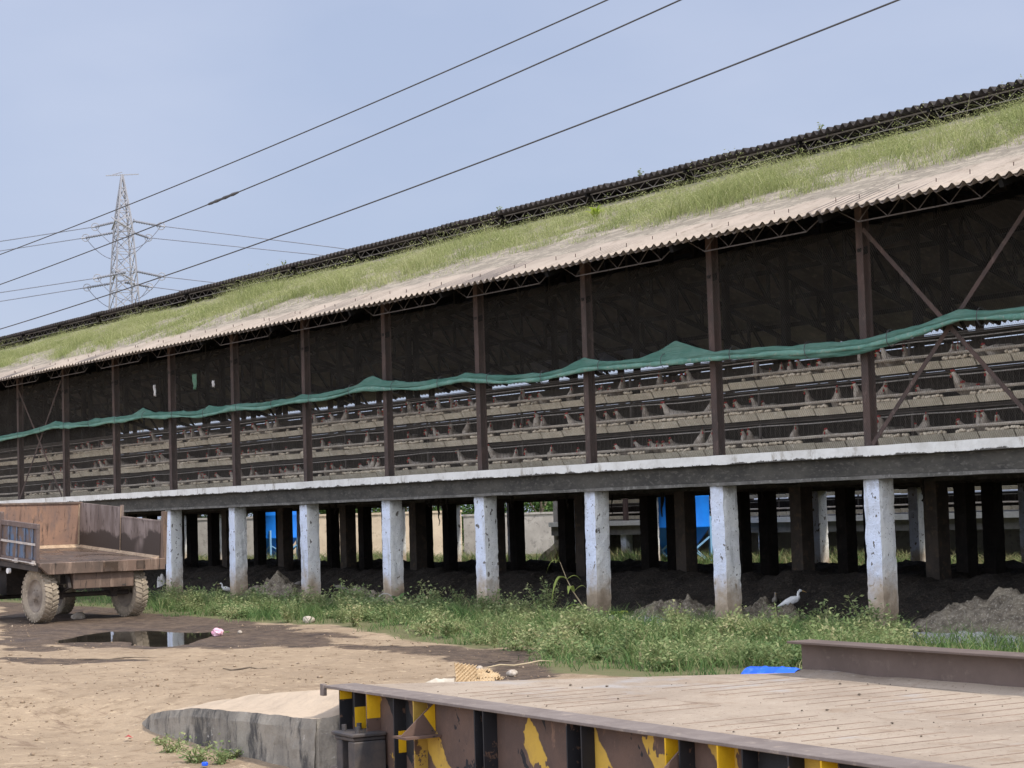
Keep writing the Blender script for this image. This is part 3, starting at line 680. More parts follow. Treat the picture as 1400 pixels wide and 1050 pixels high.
# dust-clogged hanging crust below the deck
def hang(x, y, L, r0):
    mb = MB(); p = [(x+random.uniform(-.02, .02)*(i > 0), y+random.uniform(-.02, .02), 2.02-L*i/6) for i in range(7)]
    mb.tube(p, [r0*(1-.75*i/6)*random.uniform(.6, 1.3) for i in range(7)], 5)
    return tag(mb.build('hanging_crust', M['hang'], origin=(x, y, 2.02)), 'thin black strand of caked dust hanging below the shed floor', 'strand', 'strands hanging below the shed floor')
for pxx, Yh, L, r0 in ((600, 3.0, .55, .03), (612, 3.0, .42, .02), (606, 3.05, .2, .09), (588, 3.0, .14, .1), (450, 4.0, .5, .025), (458, 4, .25, .03), (1268, 4.4, 1.1, .03), (1262, 4.2, .35, .05), (905, 6.0, .5, .05), (1042, 6.0, .25, .03), (837, 5, .45, .02), (700, 3, .22, .05), (776, 3.6, .3, .04)):
    p = aty(pxx, 690, Yh); hang(p[0], Yh, L, r0)

# ------------------------------------------------------------------ soil and grass on the roof
xs = np.arange(-14, XR-.3, PITCH_C/6); ss = np.concatenate([[-.015, .05, .11], np.arange(.18, 6.0, .13)])
Xs, Ss = np.meshgrid(xs, ss); Ys = -.8+Ss
hmp = .030 + .035*fbm(Xs, Ys, .9, 41)*sstep(.5, 1.6, Ss) + .05*sstep(1.0, 2.2, Ss)*fbm(Xs, Ys, 2.4, 43) + .006*(fbm(Xs, Ys, 5, 47)-.5)
cor = .036*np.cos(2*np.pi*(Xs-XL)/PITCH_C); sid_ = np.floor((Xs-XL)/1.02).astype(int); cor = cor+hash2(sid_, sid_*0, 77)*.013-.0065+.006
hmp = np.maximum(hmp*sstep(.05, .5, Ss) + .020*sstep(.0, .14, Ss)*(1-sstep(.05, .5, Ss)) + .010*(fbm(Xs, Ys, 4, 48)-.5)*sstep(0, .2, Ss), cor)
Zs = EZ+Ss*SLP+hmp
rough = sstep(.55, 1.5, Ss+.9*(fbm(Xs, Ys, .5, 44)-.5))
ny, nx = Xs.shape; I = np.arange(nx*ny).reshape(ny, nx); q = np.stack([I[:-1, :-1], I[:-1, 1:], I[1:, 1:], I[1:, :-1]], -1).reshape(-1, 4)
tag(link_mesh('roof_soil', fast_mesh('roof_soil', np.stack([Xs.ravel(), Ys.ravel(), Zs.ravel()], 1), [q], M['soil'], {'tint': rough.ravel()}, True)),
    'dusty tan soil layer settled on the lower roof of the near shed', 'soil', kind='stuff')
N = 210000
x = rng.uniform(-13, 38, N); s_ = rng.uniform(.6, 5.35, N)
edge = 1.50+1.5*(fbm(x, x*0, .33, 61)-.5)*2*.55+1.1*(fbm(x, s_, 1.3, 62)-.5)
edge = edge-.45*sstep(16, 4, x)
edge = edge; clump = fbm(x, s_, 1.5, 63); dens = sstep(edge-.25, edge+.35, s_)*sstep(.36, .56, clump+.06)+.018*sstep(1.0, 1.5, s_)*sstep(.55, .7, clump)
bare = sstep(.41, .55, fbm(x, s_*1.4, .55, 68)+.28*sstep(2.2, 3.6, s_))
keep = rng.uniform(0, 1, N) < dens*(.15+.85*bare)
x, s_, clump = x[keep], s_[keep], clump[keep]
P = np.stack([x, -.8+s_, EZ+s_*SLP+.05], 1)
H = (.04+.70*fbm(x, s_, .75, 64)**2.1)*sstep(.4, 1.4, s_-edge[keep]+1.0)*(.55+.8*rng.uniform(0, 1, len(x)))
tall = rng.uniform(0, 1, len(x)) < .05; H = np.where(tall, H*1.45+.06, H)*(1-.45*sstep(3.6, 5.0, s_))
V, Ps, tint = blades(P, H, rng.uniform(.004, .009, len(x)), 1.15, 5)
tint = tint+np.repeat(np.where(tall, .4, 0), 5)
# hazy seed heads on the tall stalks
hd = P[tall]+np.stack([rng.normal(0, .05, tall.sum()), rng.normal(0, .05, tall.sum()), H[tall]*.92], 1)
hd = np.repeat(hd, 4, 0)+rng.normal(0, .035, (tall.sum()*4, 3))
fz = rng.uniform(0, 1, len(P)) < .8; f2 = P[fz]+np.stack([rng.normal(0, .06, fz.sum()), rng.normal(0, .06, fz.sum()), H[fz]*rng.uniform(.35, 1.05, fz.sum())], 1)
hd = np.concatenate([hd, f2]); V2, P2, t2 = leafcloud(hd, rng.uniform(.012, .042, len(hd)), 6, 0, .4)
nV = len(V); V = np.concatenate([V, V2]); tint = np.concatenate([tint, t2+.12])
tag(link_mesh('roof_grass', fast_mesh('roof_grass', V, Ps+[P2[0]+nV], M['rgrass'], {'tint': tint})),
    'pale green seeding grass growing along the upper half of the lower roof', 'grass', kind='stuff')
def leafy(name, root, n, spread, h, lsize, mat, seed, label, cat, group=None, stems=7):
    r = np.random.default_rng(seed); o = empty(name, root, r.uniform(0, 6), label, cat, group)
    mb = MB(); Pt = []
    for i in range(stems):
        a = r.uniform(0, 6.28); rad = spread*math.sqrt(r.uniform(.05, 1)); hh = h*r.uniform(.55, 1.05)
        end = np.array([rad*math.cos(a), rad*math.sin(a), hh]); mid = end*np.array([.4, .4, .6])
        mb.tube([(0, 0, -.02), mid, end], [.006, .004, .002], 4)
        k = n//stems
        t = r.uniform(.15, 1, k)[:, None]; base = np.where(t < .6, mid*t/.6, mid+(end-mid)*(t-.6)/.4)
        Pt.append(base+r.normal(0, spread*.16, (k, 3)))
    Pt = np.concatenate(Pt); Pt[:, 2] = np.clip(Pt[:, 2], .01, None)
    V, Ps, tint = leafcloud(Pt, r.uniform(.6, 1.3, len(Pt))*lsize, seed, .6)
    mb.build('stem', M['grassstem'], o); link_mesh('leaves', fast_mesh('leaves', V, Ps, mat, {'tint': tint}), o)
    return o
M['grassstem'] = m_simple('green_stem', (.14, .18, .06), (.20, .20, .09), 9, bump=0)
# broad-bladed lime plant and a few sprouts on the roof
def bladed(name, root, n, h, wd, mat, seed, label, cat, group=None, lean=.8):
    r = np.random.default_rng(seed); o = empty(name, root, 0, label, cat, group); V = []; Q = []; T = []
    for i in range(n):
        a = r.uniform(0, 6.28); hh = h*r.uniform(.6, 1.1); L = hh*lean*r.uniform(.4, 1.2); w = wd*r.uniform(.7, 1.2); d = np.array([math.cos(a), math.sin(a), 0]); sd_ = np.array([-d[1], d[0], 0])
        k = len(V); m = 6
        for j in range(m+1):
            t = j/m; c = d*L*t**1.6+np.array([0, 0, hh*(1.35*t-.75*t**2.4)]); ww = w*math.sin(math.pi*min(1, .12+t*.9))**.7*.5
            V += [c-sd_*ww+np.array([0, 0, ww*.4]), c+sd_*ww+np.array([0, 0, ww*.4])]
        Q += [(k+2*j, k+2*j+1, k+2*j+3, k+2*j+2) for j in range(m)]
    me = fast_mesh('leaves', np.array(V), [np.array(Q)], mat, {'tint': np.repeat(r.normal(.5, .2, n), 14)}, True)
    link_mesh('leaves', me, o); return o
def onroof(px, py):
    best = None
    for s_ in np.arange(.2, 5.5, .02):
        p = aty(px, py, -.8+s_); dz = abs(p[2]-(EZ+s_*SLP+.05))
        if best is None or dz < best[0]: best = (dz, p)
    return best[1]
bladed('broadleaf_weed', onroof(814, 304), 16, .42, .05, M['bright'], 3, 'bright lime broad-bladed weed among the roof grass', 'weed')
for i, (pxx, pyy) in enumerate(((1122, 184), (875, 243), (683, 293), (388, 366))):
    p = aty(pxx, pyy, 4.95)
    leafy('ridge_sprout', (p[0], 4.95, MZ+.02), 40, .09, .16, .05, M['weed'], 90+i, 'tiny dark sprout growing on the edge of the ridge roof', 'sprout', 'sprouts on the ridge roof edge', 4)

# ------------------------------------------------------------------ cages, hens, eggs
TZ = [2.46+.495*t for t in range(3)]
def cage_row(x0, x1, label, full=True, loc=(0, 0, 0)):
    root = empty('cage_row', loc, 0, label, 'cages', 'rows of hen cages')
    fr = MB(); L = x1-x0; r_ = random.Random(4)
    for t, z0 in enumerate(TZ):
        tr_ = MB(); x = x0
        while x < x1:
            w = .605; dz = r_.uniform(-.006, .006); tl = r_.uniform(-.008, .008)
            a, b_ = x+.013, min(x+w-.013, x1)
            tr_.prism([(.84, z0+.10+dz), (.90, z0+dz), (.915, z0+.004+dz), (.858, z0+.104+dz)], 'x', a, b_)
            tr_.prism([(.905, z0+.008), (1.3, z0+.045), (1.3, z0+.052), (.91, z0+.016)], 'x', a, b_)
            x += w
        tr_.build('egg_tray', M['tray'], root)
        tg = MB(); nseg = int(L/.3)
        pts = [(x0+L*i/nseg, .94, z0+.193+.006*mnoise.noise(Vector((i*.31, t, 0)))) for i in range(nseg+1)]
        tg.tube(pts, .023, 6); tg.tube([(p[0], 1.02, p[2]+.012) for p in pts], .016, 5); tg.build('feed_trough', M['trough'], root)
        pp = MB(); pts = [(x0+L*i/nseg, .98, z0+.405+.012*mnoise.noise(Vector((i*.2, t, 5)))-.012*math.sin(math.pi*((x0+L*i/nseg)/B % 1))) for i in range(nseg+1)]
        pp.tube(pts, .009, 5); pp.build('water_pipe', M['pipe'], root)
        MB().prism([(.95, z0+.455), (1.75, z0+.43), (1.75, z0+.437), (.95, z0+.462)], 'x', x0, x1).build('dung_sheet', M['cagedark'], root)
        wr = MB(); x = x0
        while x < x1:
            wr.bar((x, .97, z0+.19), (x, .97, z0+.45), .0035, .0035, 0, (0, 1, 0)); x += .1
        wr.bar((x0, .97, z0+.44), (x1, .97, z0+.44), .01, .012); wr.bar((x0, .97, z0+.475), (x1, .97, z0+.475), .01, .012)
        wr.build('cage_front', M['cagesteel'], root)
        MB().box(x0, x1, 1.5, 1.51, z0+.06, z0+.43 if t < 2 else z0+.39).build('cage_back', M['cagedark'] if t < 2 else M['cageback'], root)
    x = x0+.1; cpm = MB().bar((0, 0, SLZ), (0, 0, TZ[2]+.46), .03, .03, 0, (0, 1, 0)).mesh('cage_post', M['cagesteel'])
    while x <= x1:
        link_mesh('cage_post', cpm, root, (x, 1.0, 0)); link_mesh('cage_post', cpm, root, (x, 1.74, 0)); x += B
    fr.bar((x0, 1.0, TZ[2]+.45), (x1, 1.0, TZ[2]+.45), .025, .025)
    fr.build('frame', M['cagesteel'], root)
    return root
c0 = cage_row(XL+.2, XR-.2, 'three-tier row of hen cages nearest the wire netting of the raised shed')
c0.location = (0, 0, 0)
for i, (dy, lab) in enumerate(((4.3, 'second three-tier row of hen cages behind the one nearest the netting'), (6.4, 'third three-tier row of hen cages in the middle of the raised shed'), (10.6, 'three-tier row of hen cages along the far side of the raised shed'))):
    c = dup_tree(c0); c.location = (0, dy, 0); c['label'] = lab
# a hen: one loft for tail, body, neck and head, then comb, wattle and beak
def hen_mesh(v):
    mb = MB(); up = [-.04, .03, -.09, -.01][v]; dx = [.0, .05, -.06, .03][v]
    pts = [(0, .36, .12), (0, .28, .13), (0, .18, .10), (0, .07, .10), (0, .0, .14+up*.3), (dx*.5, -.045, .20+up*.7), (dx, -.07, .255+up), (dx, -.095, .285+up), (dx, -.12, .28+up)]
    mb.tube(pts, [.03, .06, .095, .105, .085, .052, .034, .031, .012], 10)
    hx, hy, hz = dx, -.10, .285+up
    cm = [(hy-.03, hz+.022), (hy-.025, hz+.045), (hy-.012, hz+.036), (hy, hz+.056), (hy+.012, hz+.04), (hy+.026, hz+.05), (hy+.03, hz+.02)]
    mb.prism(cm, 'x', hx-.005, hx+.005, 1)
    mb.tube([(hx, hy-.02, hz-.015), (hx, hy-.028, hz-.04), (hx, hy-.024, hz-.055)], [.008, .014, .006], 6, 1)
    mb.tube([(hx, hy-.012, hz), (hx, hy-.05, hz-.01)], [.012, .001], 6, 2)
    return mb.mesh('laying_hen', [M['feather'], M['comb'], M['beak']], True)
hm = [hen_mesh(i) for i in range(4)]
HEN = 'white laying hen with a red comb looking out of its cage'
nh = 0; hr = random.Random(11)
for t, z0 in enumerate(TZ):
    x = -4.5
    while x < 31.6 and nh < 99*(t+1):
        x += hr.choice([.13, .18, .22, .3, .42, .7, .9])*(.95 if x > 11 else 1.5)
        o = link_mesh('laying_hen', hm[hr.randrange(4)], None, (x, 1.06+hr.uniform(-.05, .08), z0+.075+hr.uniform(-.03, .015)))
        o.rotation_euler = (hr.uniform(-.15, .1), 0, hr.uniform(-.9, .9)); sc = hr.uniform(.85, 1.12); o.scale = (sc, sc, sc)
        tag(o, HEN, 'hen', 'hens in the cages'); nh += 1
em = MB(); em.lathe([(.001, -.028), (.013, -.025), (.020, -.014), (.022, 0), (.0205, .012), (.014, .024), (.001, .031)], 10); emesh = em.mesh('egg', M['egg'], True)
eg = []
er = random.Random(5)
for t, z0 in enumerate(TZ):
    x = -5.0
    while x < 31.6:
        if er.random() < .10: x += er.uniform(.1, .6)
        x += er.uniform(.044, .07)
        eg.append((x, .885+er.uniform(-.012, .035), z0+.124+er.uniform(-.006, .014), er.uniform(0, 3.1), er.uniform(1.05, 1.3)))
eg.sort(key=lambda e: -e[0])
for (x, y, z, a, sc) in eg[:290]:
    o = link_mesh('egg', emesh, None, (x, y, z)); o.rotation_euler = (R(90), 0, a); o.scale = (sc,)*3
    tag(o, 'pale cream egg lying on a dusty cage tray', 'egg', 'eggs lying on the cage trays')
V0 = np.array(em.v); F0 = [f for f in em.f]; mb = MB()
for (x, y, z, a, sc) in eg[290:]:
    ca, sa = math.cos(a), math.sin(a)
    mb.add([(x+(vx*ca+vz*sa)*sc, y+(vx*sa-vz*ca)*sc, z+vy*sc) for vx, vy, vz in em.v], em.f)
tag(mb.build('eggs', M['egg'], smooth=True), 'many pale eggs lying along the farther cage trays', 'eggs', kind='stuff')

# ------------------------------------------------------------------ green shade net, rolled along the front
NETPX = [(-60,608),(0,599),(45,590),(75,581),(100,581),(130,577),(160,573),(195,568),(235,566),(270,566),(300,561),(320,556),(365,553),(412,546),(445,541),(475,534),(500,528),(530,528),(580,526),(640,516),(690,517),(740,515),(800,501),(850,497),(900,493),(960,487),(1000,483),(1060,479),(1100,477),(1180,470),(1250,452),(1310,433),(1350,430),(1400,426),(1470,421),(1700,382),(2100,318)]
pk = {75:5,130:6,195:12,285:11,412:5,510:14,540:6,800:10,925:24,1310:5,640:3}
npts = [aty(x, y, -.13) for x, y in NETPX]
nx_ = np.array([p[0] for p in npts]); nz_ = np.array([p[2] for p in npts])
xx = np.arange(nx_[0], nx_[-1], .045); zz = np.interp(xx, nx_, nz_)
ker = np.hanning(9); ker /= ker.sum(); zz = np.convolve(np.pad(zz, 4, 'edge'), ker, 'valid')
peaks = [(aty(x, 500, -.13)[0], h) for x, h in pk.items()]
nn = 22; V = []
for i, (x, z) in enumerate(zip(xx, zz)):
    hh = .054+.02*mnoise.noise(Vector((x*1.1, 0, 3)))+.012*mnoise.noise(Vector((x*4, 2, 3))); dd = .045+.015*mnoise.noise(Vector((x*1.7, 4, 0)))
    pkz = sum(h*.0095*max(0, 1-abs(x-px0)/(.38+.022*h))**1.35 for px0, h in peaks)
    for j in range(nn):
        t = 2*math.pi*j/nn; rr = 1+.42*mnoise.noise(Vector((x*1.5, math.cos(t)*2.6, math.sin(t)*2.6+x*.5)))+.16*mnoise.noise(Vector((x*6, math.cos(t)*4, math.sin(t)*4)))
        zc = math.sin(t)*hh*rr; yc = -math.cos(t)*dd*rr
        if math.sin(t) > .3: zc += pkz*((math.sin(t)-.3)/.7)**1.5; yc *= max(.25, 1-pkz*5)
        V.append((x, -.13+yc, z+zc))
m_ = len(xx); I = np.arange(m_*nn).reshape(m_, nn); q = np.stack([I[:-1], np.roll(I[:-1], -1, 1), np.roll(I[1:], -1, 1), I[1:]], -1).reshape(-1, 4)
shade = link_mesh('shade_net', fast_mesh('shade_net', np.array(V), [q], M['net'], None, True))
tag(shade, 'faded green shade net rolled up and tied across the open shed front', 'net')
fold = []; nf = 10
for i, (x, z) in enumerate(zip(xx, zz)):
    g_ = mnoise.noise(Vector((x*.9, 7, 1))); hh = max(.006, .034+.03*g_+.012*mnoise.noise(Vector((x*5, 1, 9)))); zc0 = z-.055-.03*mnoise.noise(Vector((x*.7, 3, 3)))
    for j in range(nf):
        t = 2*math.pi*j/nf; rr = 1+.35*mnoise.noise(Vector((x*3, math.cos(t)*2, math.sin(t)*2)))
        fold.append((x, -.165-math.cos(t)*.03*rr, zc0+math.sin(t)*hh*rr))
I2 = np.arange(m_*nf).reshape(m_, nf); q2 = np.stack([I2[:-1], np.roll(I2[:-1], -1, 1), np.roll(I2[1:], -1, 1), I2[1:]], -1).reshape(-1, 4)
link_mesh('lower_fold', fast_mesh('lower_fold', np.array(fold), [q2], M['net2'], None, True), shade)
for i in range(40, len(xx)-5, 34):
    x, z = xx[i], zz[i]; MB().tube([(x, -.13+.10*math.cos(t), z-.02+.115*math.sin(t)) for t in np.linspace(0, 2*math.pi, 13)], .006, 5, 0, False).build('tie_cord', M['cable'], shade)
# loose hem hanging below the roll near the right end
hem = MB(); hx0, hx1 = aty(1010, 486, -.13)[0], aty(1260, 455, -.13)[0]; n_ = 40; vs = []
for i in range(n_+1):
    x = hx0+(hx1-hx0)*i/n_; z = np.interp(x, xx, zz); d = .10*math.sin(math.pi*i/n_)**.6
    vs += [(x, -.175-.01*math.sin(i*.9), z-.03), (x, -.165-.018*math.sin(i*.7), z-.05-d*.6), (x, -.155+.01*math.sin(i), z-.05-d)]
hem.add(vs, [(3*i+j, 3*i+j+1, 3*i+j+4, 3*i+j+3) for i in range(n_) for j in range(2)])
ho = hem.build('loose_hem', M['net'], shade, True); so = ho.modifiers.new('thick', 'SOLIDIFY'); so.thickness = .006
for (pxx, pyy, hh, ww, mt, nm, lb) in ((266, 522, .34, .2, 'ragg', 'rag', 'green rag caught on the wire netting of the shed front'), (212, 534, .26, .05, 'sack', 'scrap', 'thin white plastic scrap caught on the wire netting'), (292, 525, .14, .07, 'sack', 'scrap', 'small white plastic scrap beside the green rag on the netting')):
    p = aty(pxx, pyy, -.07); mb = MB(); vs = []; fs = []; a, b_ = 5, 6
    for i in range(b_+1):
        for j in range(a+1):
            u, v = j/a-.5, i/b_-.5; n_ = mnoise.noise(Vector((u*4, v*4, pxx)))
            vs.append((p[0]+u*ww*(1.1-1.1*abs(v+.15*math.sin(pxx)))*(1+.9*n_)+.05*ww*math.sin(v*7), -.075-.03*abs(n_)-.02*math.cos(u*6), p[2]-v*hh*(1+.25*mnoise.noise(Vector((u*5, 1, pxx))))))
    fs = [(i*(a+1)+j, i*(a+1)+j+1, (i+1)*(a+1)+j+1, (i+1)*(a+1)+j) for i in range(b_) for j in range(a)]
    o = mb.add(vs, fs).build(nm, M[mt], None, True, origin=tuple(p)); so = o.modifiers.new('thick', 'SOLIDIFY'); so.thickness = .004; tag(o, lb, nm)

# ------------------------------------------------------------------ manure heaps below the deck
def heap(name, x0, x1, y0, y1, fn, mat, label, st=.14):
    xs = np.arange(x0, x1, st); ys = np.arange(y0, y1+1e-6, st); Xh, Yh = np.meshgrid(xs, ys); Zh = fn(Xh, Yh)
    ny, nx = Xh.shape; I = np.arange(nx*ny).reshape(ny, nx); q = np.stack([I[:-1, :-1], I[:-1, 1:], I[1:, 1:], I[1:, :-1]], -1).reshape(-1, 4)
    return tag(link_mesh(name, fast_mesh(name, np.stack([Xh.ravel(), Yh.ravel(), Zh.ravel()], 1), [q], mat, None, True)), label, 'manure', kind='stuff')
def fheap(x, y):
    r1 = np.exp(-((y-2.3)/1.05)**2)*(.50+.28*fbm(x, y, .6, 71)); r2 = np.exp(-((y-10.8)/1.3)**2)*(.30+.25*fbm(x, y, .6, 72)); r3 = np.exp(-((y-6.4)/1.1)**2)*.75*fbm(x, y, .7, 74)
    return np.maximum(np.maximum(r1, r2), r3)+.20*(fbm(x, y, 2.6, 73)-.5)+.16*(fbm(x, y, 6, 75, 3)-.5)-.06
heap('manure_heap', -22, XR-1, .3, 13.4, fheap, M['manure'], 'dark lumpy manure heaped below the raised shed floor', .10)
# lighter crusted spill out between the front pillars
def spill(cx, cy, rx, ry, h, seed, name='manure_spill', mat='manurelight', lab='', g=None):
    mb = MB(); vs = []; n = 90; m = 34
    for i in range(m+1):
        for j in range(n):
            t = 2*math.pi*j/n; rr = i/m; k = 1+.32*mnoise.noise(Vector((math.cos(t)*1.8, math.sin(t)*1.8, seed)))
            x, y = cx+rx*rr*k*math.cos(t), cy+ry*rr*k*math.sin(t)
            z = h*(1-rr**2)**1.2*(1+.5*mnoise.noise(Vector((x*2, y*2, seed))))+(.13*mnoise.noise(Vector((x*6, y*6, seed)))+.06*mnoise.noise(Vector((x*15, y*15, seed))))*min(1, h/.2)-.03
            vs.append((x, y, z))
    fs = [(i*n+j, i*n+(j+1) % n, (i+1)*n+(j+1) % n, (i+1)*n+j) for i in range(m) for j in range(n)]
    o = mb.add(vs, fs).build(name, M[mat], None, True, origin=(cx, cy, 0)); tag(o, lab, 'manure', g); return o
spill(29.6, .5, 2.1, .95, .46, 3, lab='straw coloured lumpy manure mound beside the last white pillar on the right')
spill(24.5, .6, 1.1, .6, .24, 4, lab='brown crumbly manure spilling out between two white pillars near the egret')
spill(22.9, .45, .9, .6, .30, 5, lab='grey brown manure lump right of the maize plant pillar')
spill(10.4, .35, 1.2, .75, .5, 6, lab='dark pointed manure mound between the two leftmost pillars')
spill(13.9, .3, 1.3, .6, .30, 7, lab='pale fibrous manure bank before the blue bin gap')
spill(29.9, -1.15, 3.6, .75, .09, 8, 'slurry', 'sludge', 'flat grey dried slurry beside the weeds on the right')
spill(23.3, -.6, 1.5, .5, .09, 9, 'slurry', 'sludge', 'pale grey slurry patch at the foot of a white pillar')

# ------------------------------------------------------------------ grass strip and weeds
N = 250000
x = np.where(rng.uniform(0, 1, N) < .12, rng.uniform(-3, 9, N), rng.uniform(9, 40, N)); y = rng.uniform(-8.2, .3, N)
sdg = sd_poly(x, y, GRS)+1.9*(fbm(x, y, 1.1, 81)-.42); cl = fbm(x, y, 1.6, 82)
dens = .42*sstep(.15, -.5, sdg)*(.06+.94*sstep(.36, .58, cl+.05))*(.55+.45*sstep(-.4, -1.4, y)) 
dens = dens*np.where(x > 27.5, sstep(-.5, -1.7, y), 1)*(1-.75*np.exp(-((x-29.5)/2.6)**2-((y+1.2)/.6)**2))
inr = np.ones(N, bool)
dens = dens*(1-.9*np.exp(-((x-23.3)/1.2)**2-((y+.6)/.4)**2))
keep = (rng.uniform(0, 1, N) < dens) & inr
x, y, cl, sdg = x[keep], y[keep], cl[keep], sdg[keep]
P = np.stack([x, y, ground_z(x, y)-.01], 1); H = (.06+.46*fbm(x, y, 1.5, 83)**1.6*sstep(0, -.9, sdg)+.05*cl)*(.5+.8*rng.uniform(0, 1, len(x)))
V, Ps, tint = blades(P, H, rng.uniform(.006, .014, len(x)), 1.0, 15)
tag(link_mesh('grass', fast_mesh('grass', V, Ps, M['grass'], {'tint': tint})), 'green grass and low weeds along the foot of the white pillars', 'grass', kind='stuff')
wp = [leafy('leafy_weed', (0, 0, -50), 440, .30, .44, .055, M['weed'], 200, 'bushy pale green weed in the grass strip before the shed', 'weed', 'weeds in the grass strip', 11),
      leafy('leafy_weed', (0, 0, -50), 320, .22, .56, .048, M['weed'], 201, 'tall thin flowering weed in the grass strip before the shed', 'weed', 'tall weeds in the grass strip', 7),
      leafy('leafy_weed', (0, 0, -50), 520, .42, .28, .062, M['weed'], 202, 'low spreading round-leaved weed in the grass strip before the shed', 'weed', 'spreading weeds in the grass strip', 14)]
wpos = [(335,834,0),(305,842,2),(345,842,2),(440,838,0),(470,842,0),(490,836,0),(505,848,2),(540,842,2),(560,846,0),(585,840,0),(600,850,2),(625,838,1),(655,858,0),(690,846,0),(712,852,0),(735,848,1),(745,862,0),(752,842,1),(765,866,2),(760,880,0),(775,890,2),(800,870,0),(850,876,0),(842,858,2),(870,880,2),(905,885,0),(922,876,1),(945,880,0),(900,900,2),(930,905,2),(960,898,0),(985,902,2),(1000,880,0),(1015,905,0),(1030,880,1),(1050,882,0),(1070,890,0),(1085,872,1),(1110,882,0),(1130,870,0),(1150,890,2),(1165,880,0),(1175,876,0),(1215,882,2),(1240,882,0),(1265,890,0),(1300,890,0),(1330,896,2),(1360,898,0),(1385,902,0),(1045,905,2),(820,905,2),(860,905,0),(1200,892,0),(1100,896,2),(1120,898,0)]
wr_ = random.Random(3)
for _ in range(165):
    gx_ = wr_.uniform(205, 1390); f_ = np.interp(gx_, [200, 350, 560, 740, 900, 1085, 1390], [836, 848, 866, 908, 918, 915, 900]); b2 = np.interp(gx_, [200, 560, 1000, 1390], [822, 838, 866, 884]); wpos.append((gx_, b2+(f_-b2)*wr_.random()**1.2, wr_.choice([0, 1, 2, 2, 2, 0])))
for i, (a, b_, k) in enumerate(wpos):
    if (a > 1235 and b_ < 904) or (830 < a < 905 and b_ < 868): continue
    p = at(a, b_); first = wp[k].location.z < -10
    o = wp[k] if first else dup_tree(wp[k])
    o.location = (p[0], p[1], 0); o.rotation_euler.z = wr_.uniform(0, 6.28); sc = wr_.uniform(.55, 1.0)*(1.35 if p[1] > -1.6 else 1.0); o.scale = (sc, sc, sc*wr_.uniform(.8, 1.1))
bladed('broadleaf_plant', at(545, 840), 14, .5, .07, M['grass'], 8, 'dark green broad-bladed plant at the foot of a white pillar left of centre', 'plant')
bladed('lime_plant', at(845, 852), 22, .26, .09, M['bright'], 9, 'small bright lime green plant at the right foot of a white pillar', 'plant')
# maize plant leaning beside a pillar
mp = at(803, 846); mz = empty('maize_plant', mp, 0, 'yellowing maize plant leaning left in front of a white pillar', 'maize')
rx = np.array([_r0[0], _r0[1], 0]); st = MB()
spts = [np.zeros(3), rx*-.05+np.array([0,0,.18]), rx*-.2+np.array([0,0,.42]), rx*-.30+np.array([0,0,.62]), rx*-.40+np.array([0,0,.9])]
st.tube(spts, [.014, .013, .011, .008, .004], 6); st.build('stalk', M['straw'], mz)
def mleaf(o, d, L, droop, w, k):
    w *= 1.6; L *= 1.1; V = []; m = 9; d = d/np.linalg.norm(d); sd_ = np.cross(d, [0, 0, 1]); sd_ /= np.linalg.norm(sd_)
    fwd = np.array([-sd_[1], sd_[0], 0])
    for j in range(m+1):
        t = j/m; c = o+d*L*t*(1-.25*t)-np.array([0, 0, droop])*t**2.2; ww = w*.5*max(.03, math.sin(math.pi*min(1, .15+.85*t)))
        V += [c-sd_*ww+np.array([0, 0, .25*ww]), c, c+sd_*ww+np.array([0, 0, .25*ww])]
    Q = [(3*j+i, 3*j+i+1, 3*j+i+4, 3*j+i+3) for j in range(m) for i in range(2)]
    return np.array(V), np.array(Q)
up = np.array([0, 0, 1.]); fwd = np.array([_r0[1], -_r0[0], 0])
for i, (s_, d, L, dr, w) in enumerate(((4, -rx*.35+up*1.0, .55, .0, .05), (3, -rx*1.0+up*.9+fwd*.3, .42, .55, .075), (3, -rx*.8+up*.6-fwd*.2, .40, .62, .07), (3, rx*.9+up*.7, .36, .25, .055), (2, rx*.8+up*.9, .38, .2, .05), (1, -rx*1.+up*.5+fwd*.2, .5, .35, .06), (1, -rx*.9+up*.25+fwd*.5, .45, .3, .05), (2, -rx*.3+up*.9+fwd*.5, .4, .3, .06), (4, -rx*.9+up*.5, .3, .3, .05))):
    V, Q = mleaf(spts[s_], d, L, dr, w, i)
    link_mesh('leaf', fast_mesh('leaf', V, [Q], M['maize'], {'tint': np.full(len(V), .3+.1*(i % 5))}, True), mz)
# weed tufts at the foot of the cement ramp
for i, (a, b_, n, w, h) in enumerate(((232,1030,260,.20,.13), (265,1044,320,.22,.16), (300,1046,200,.16,.12), (318,1040,160,.13,.10), (222,1022,100,.10,.08))):
    p = at(a, b_, -.22); leafy('weed_tuft', (p[0], p[1], -.22), n, w, h, .035, M['weed'], 300+i, ('small', 'largest', 'grey green', 'sparse', 'tiny')[i]+' weed tuft growing at the foot of the cement ramp', 'weed', None, 9)

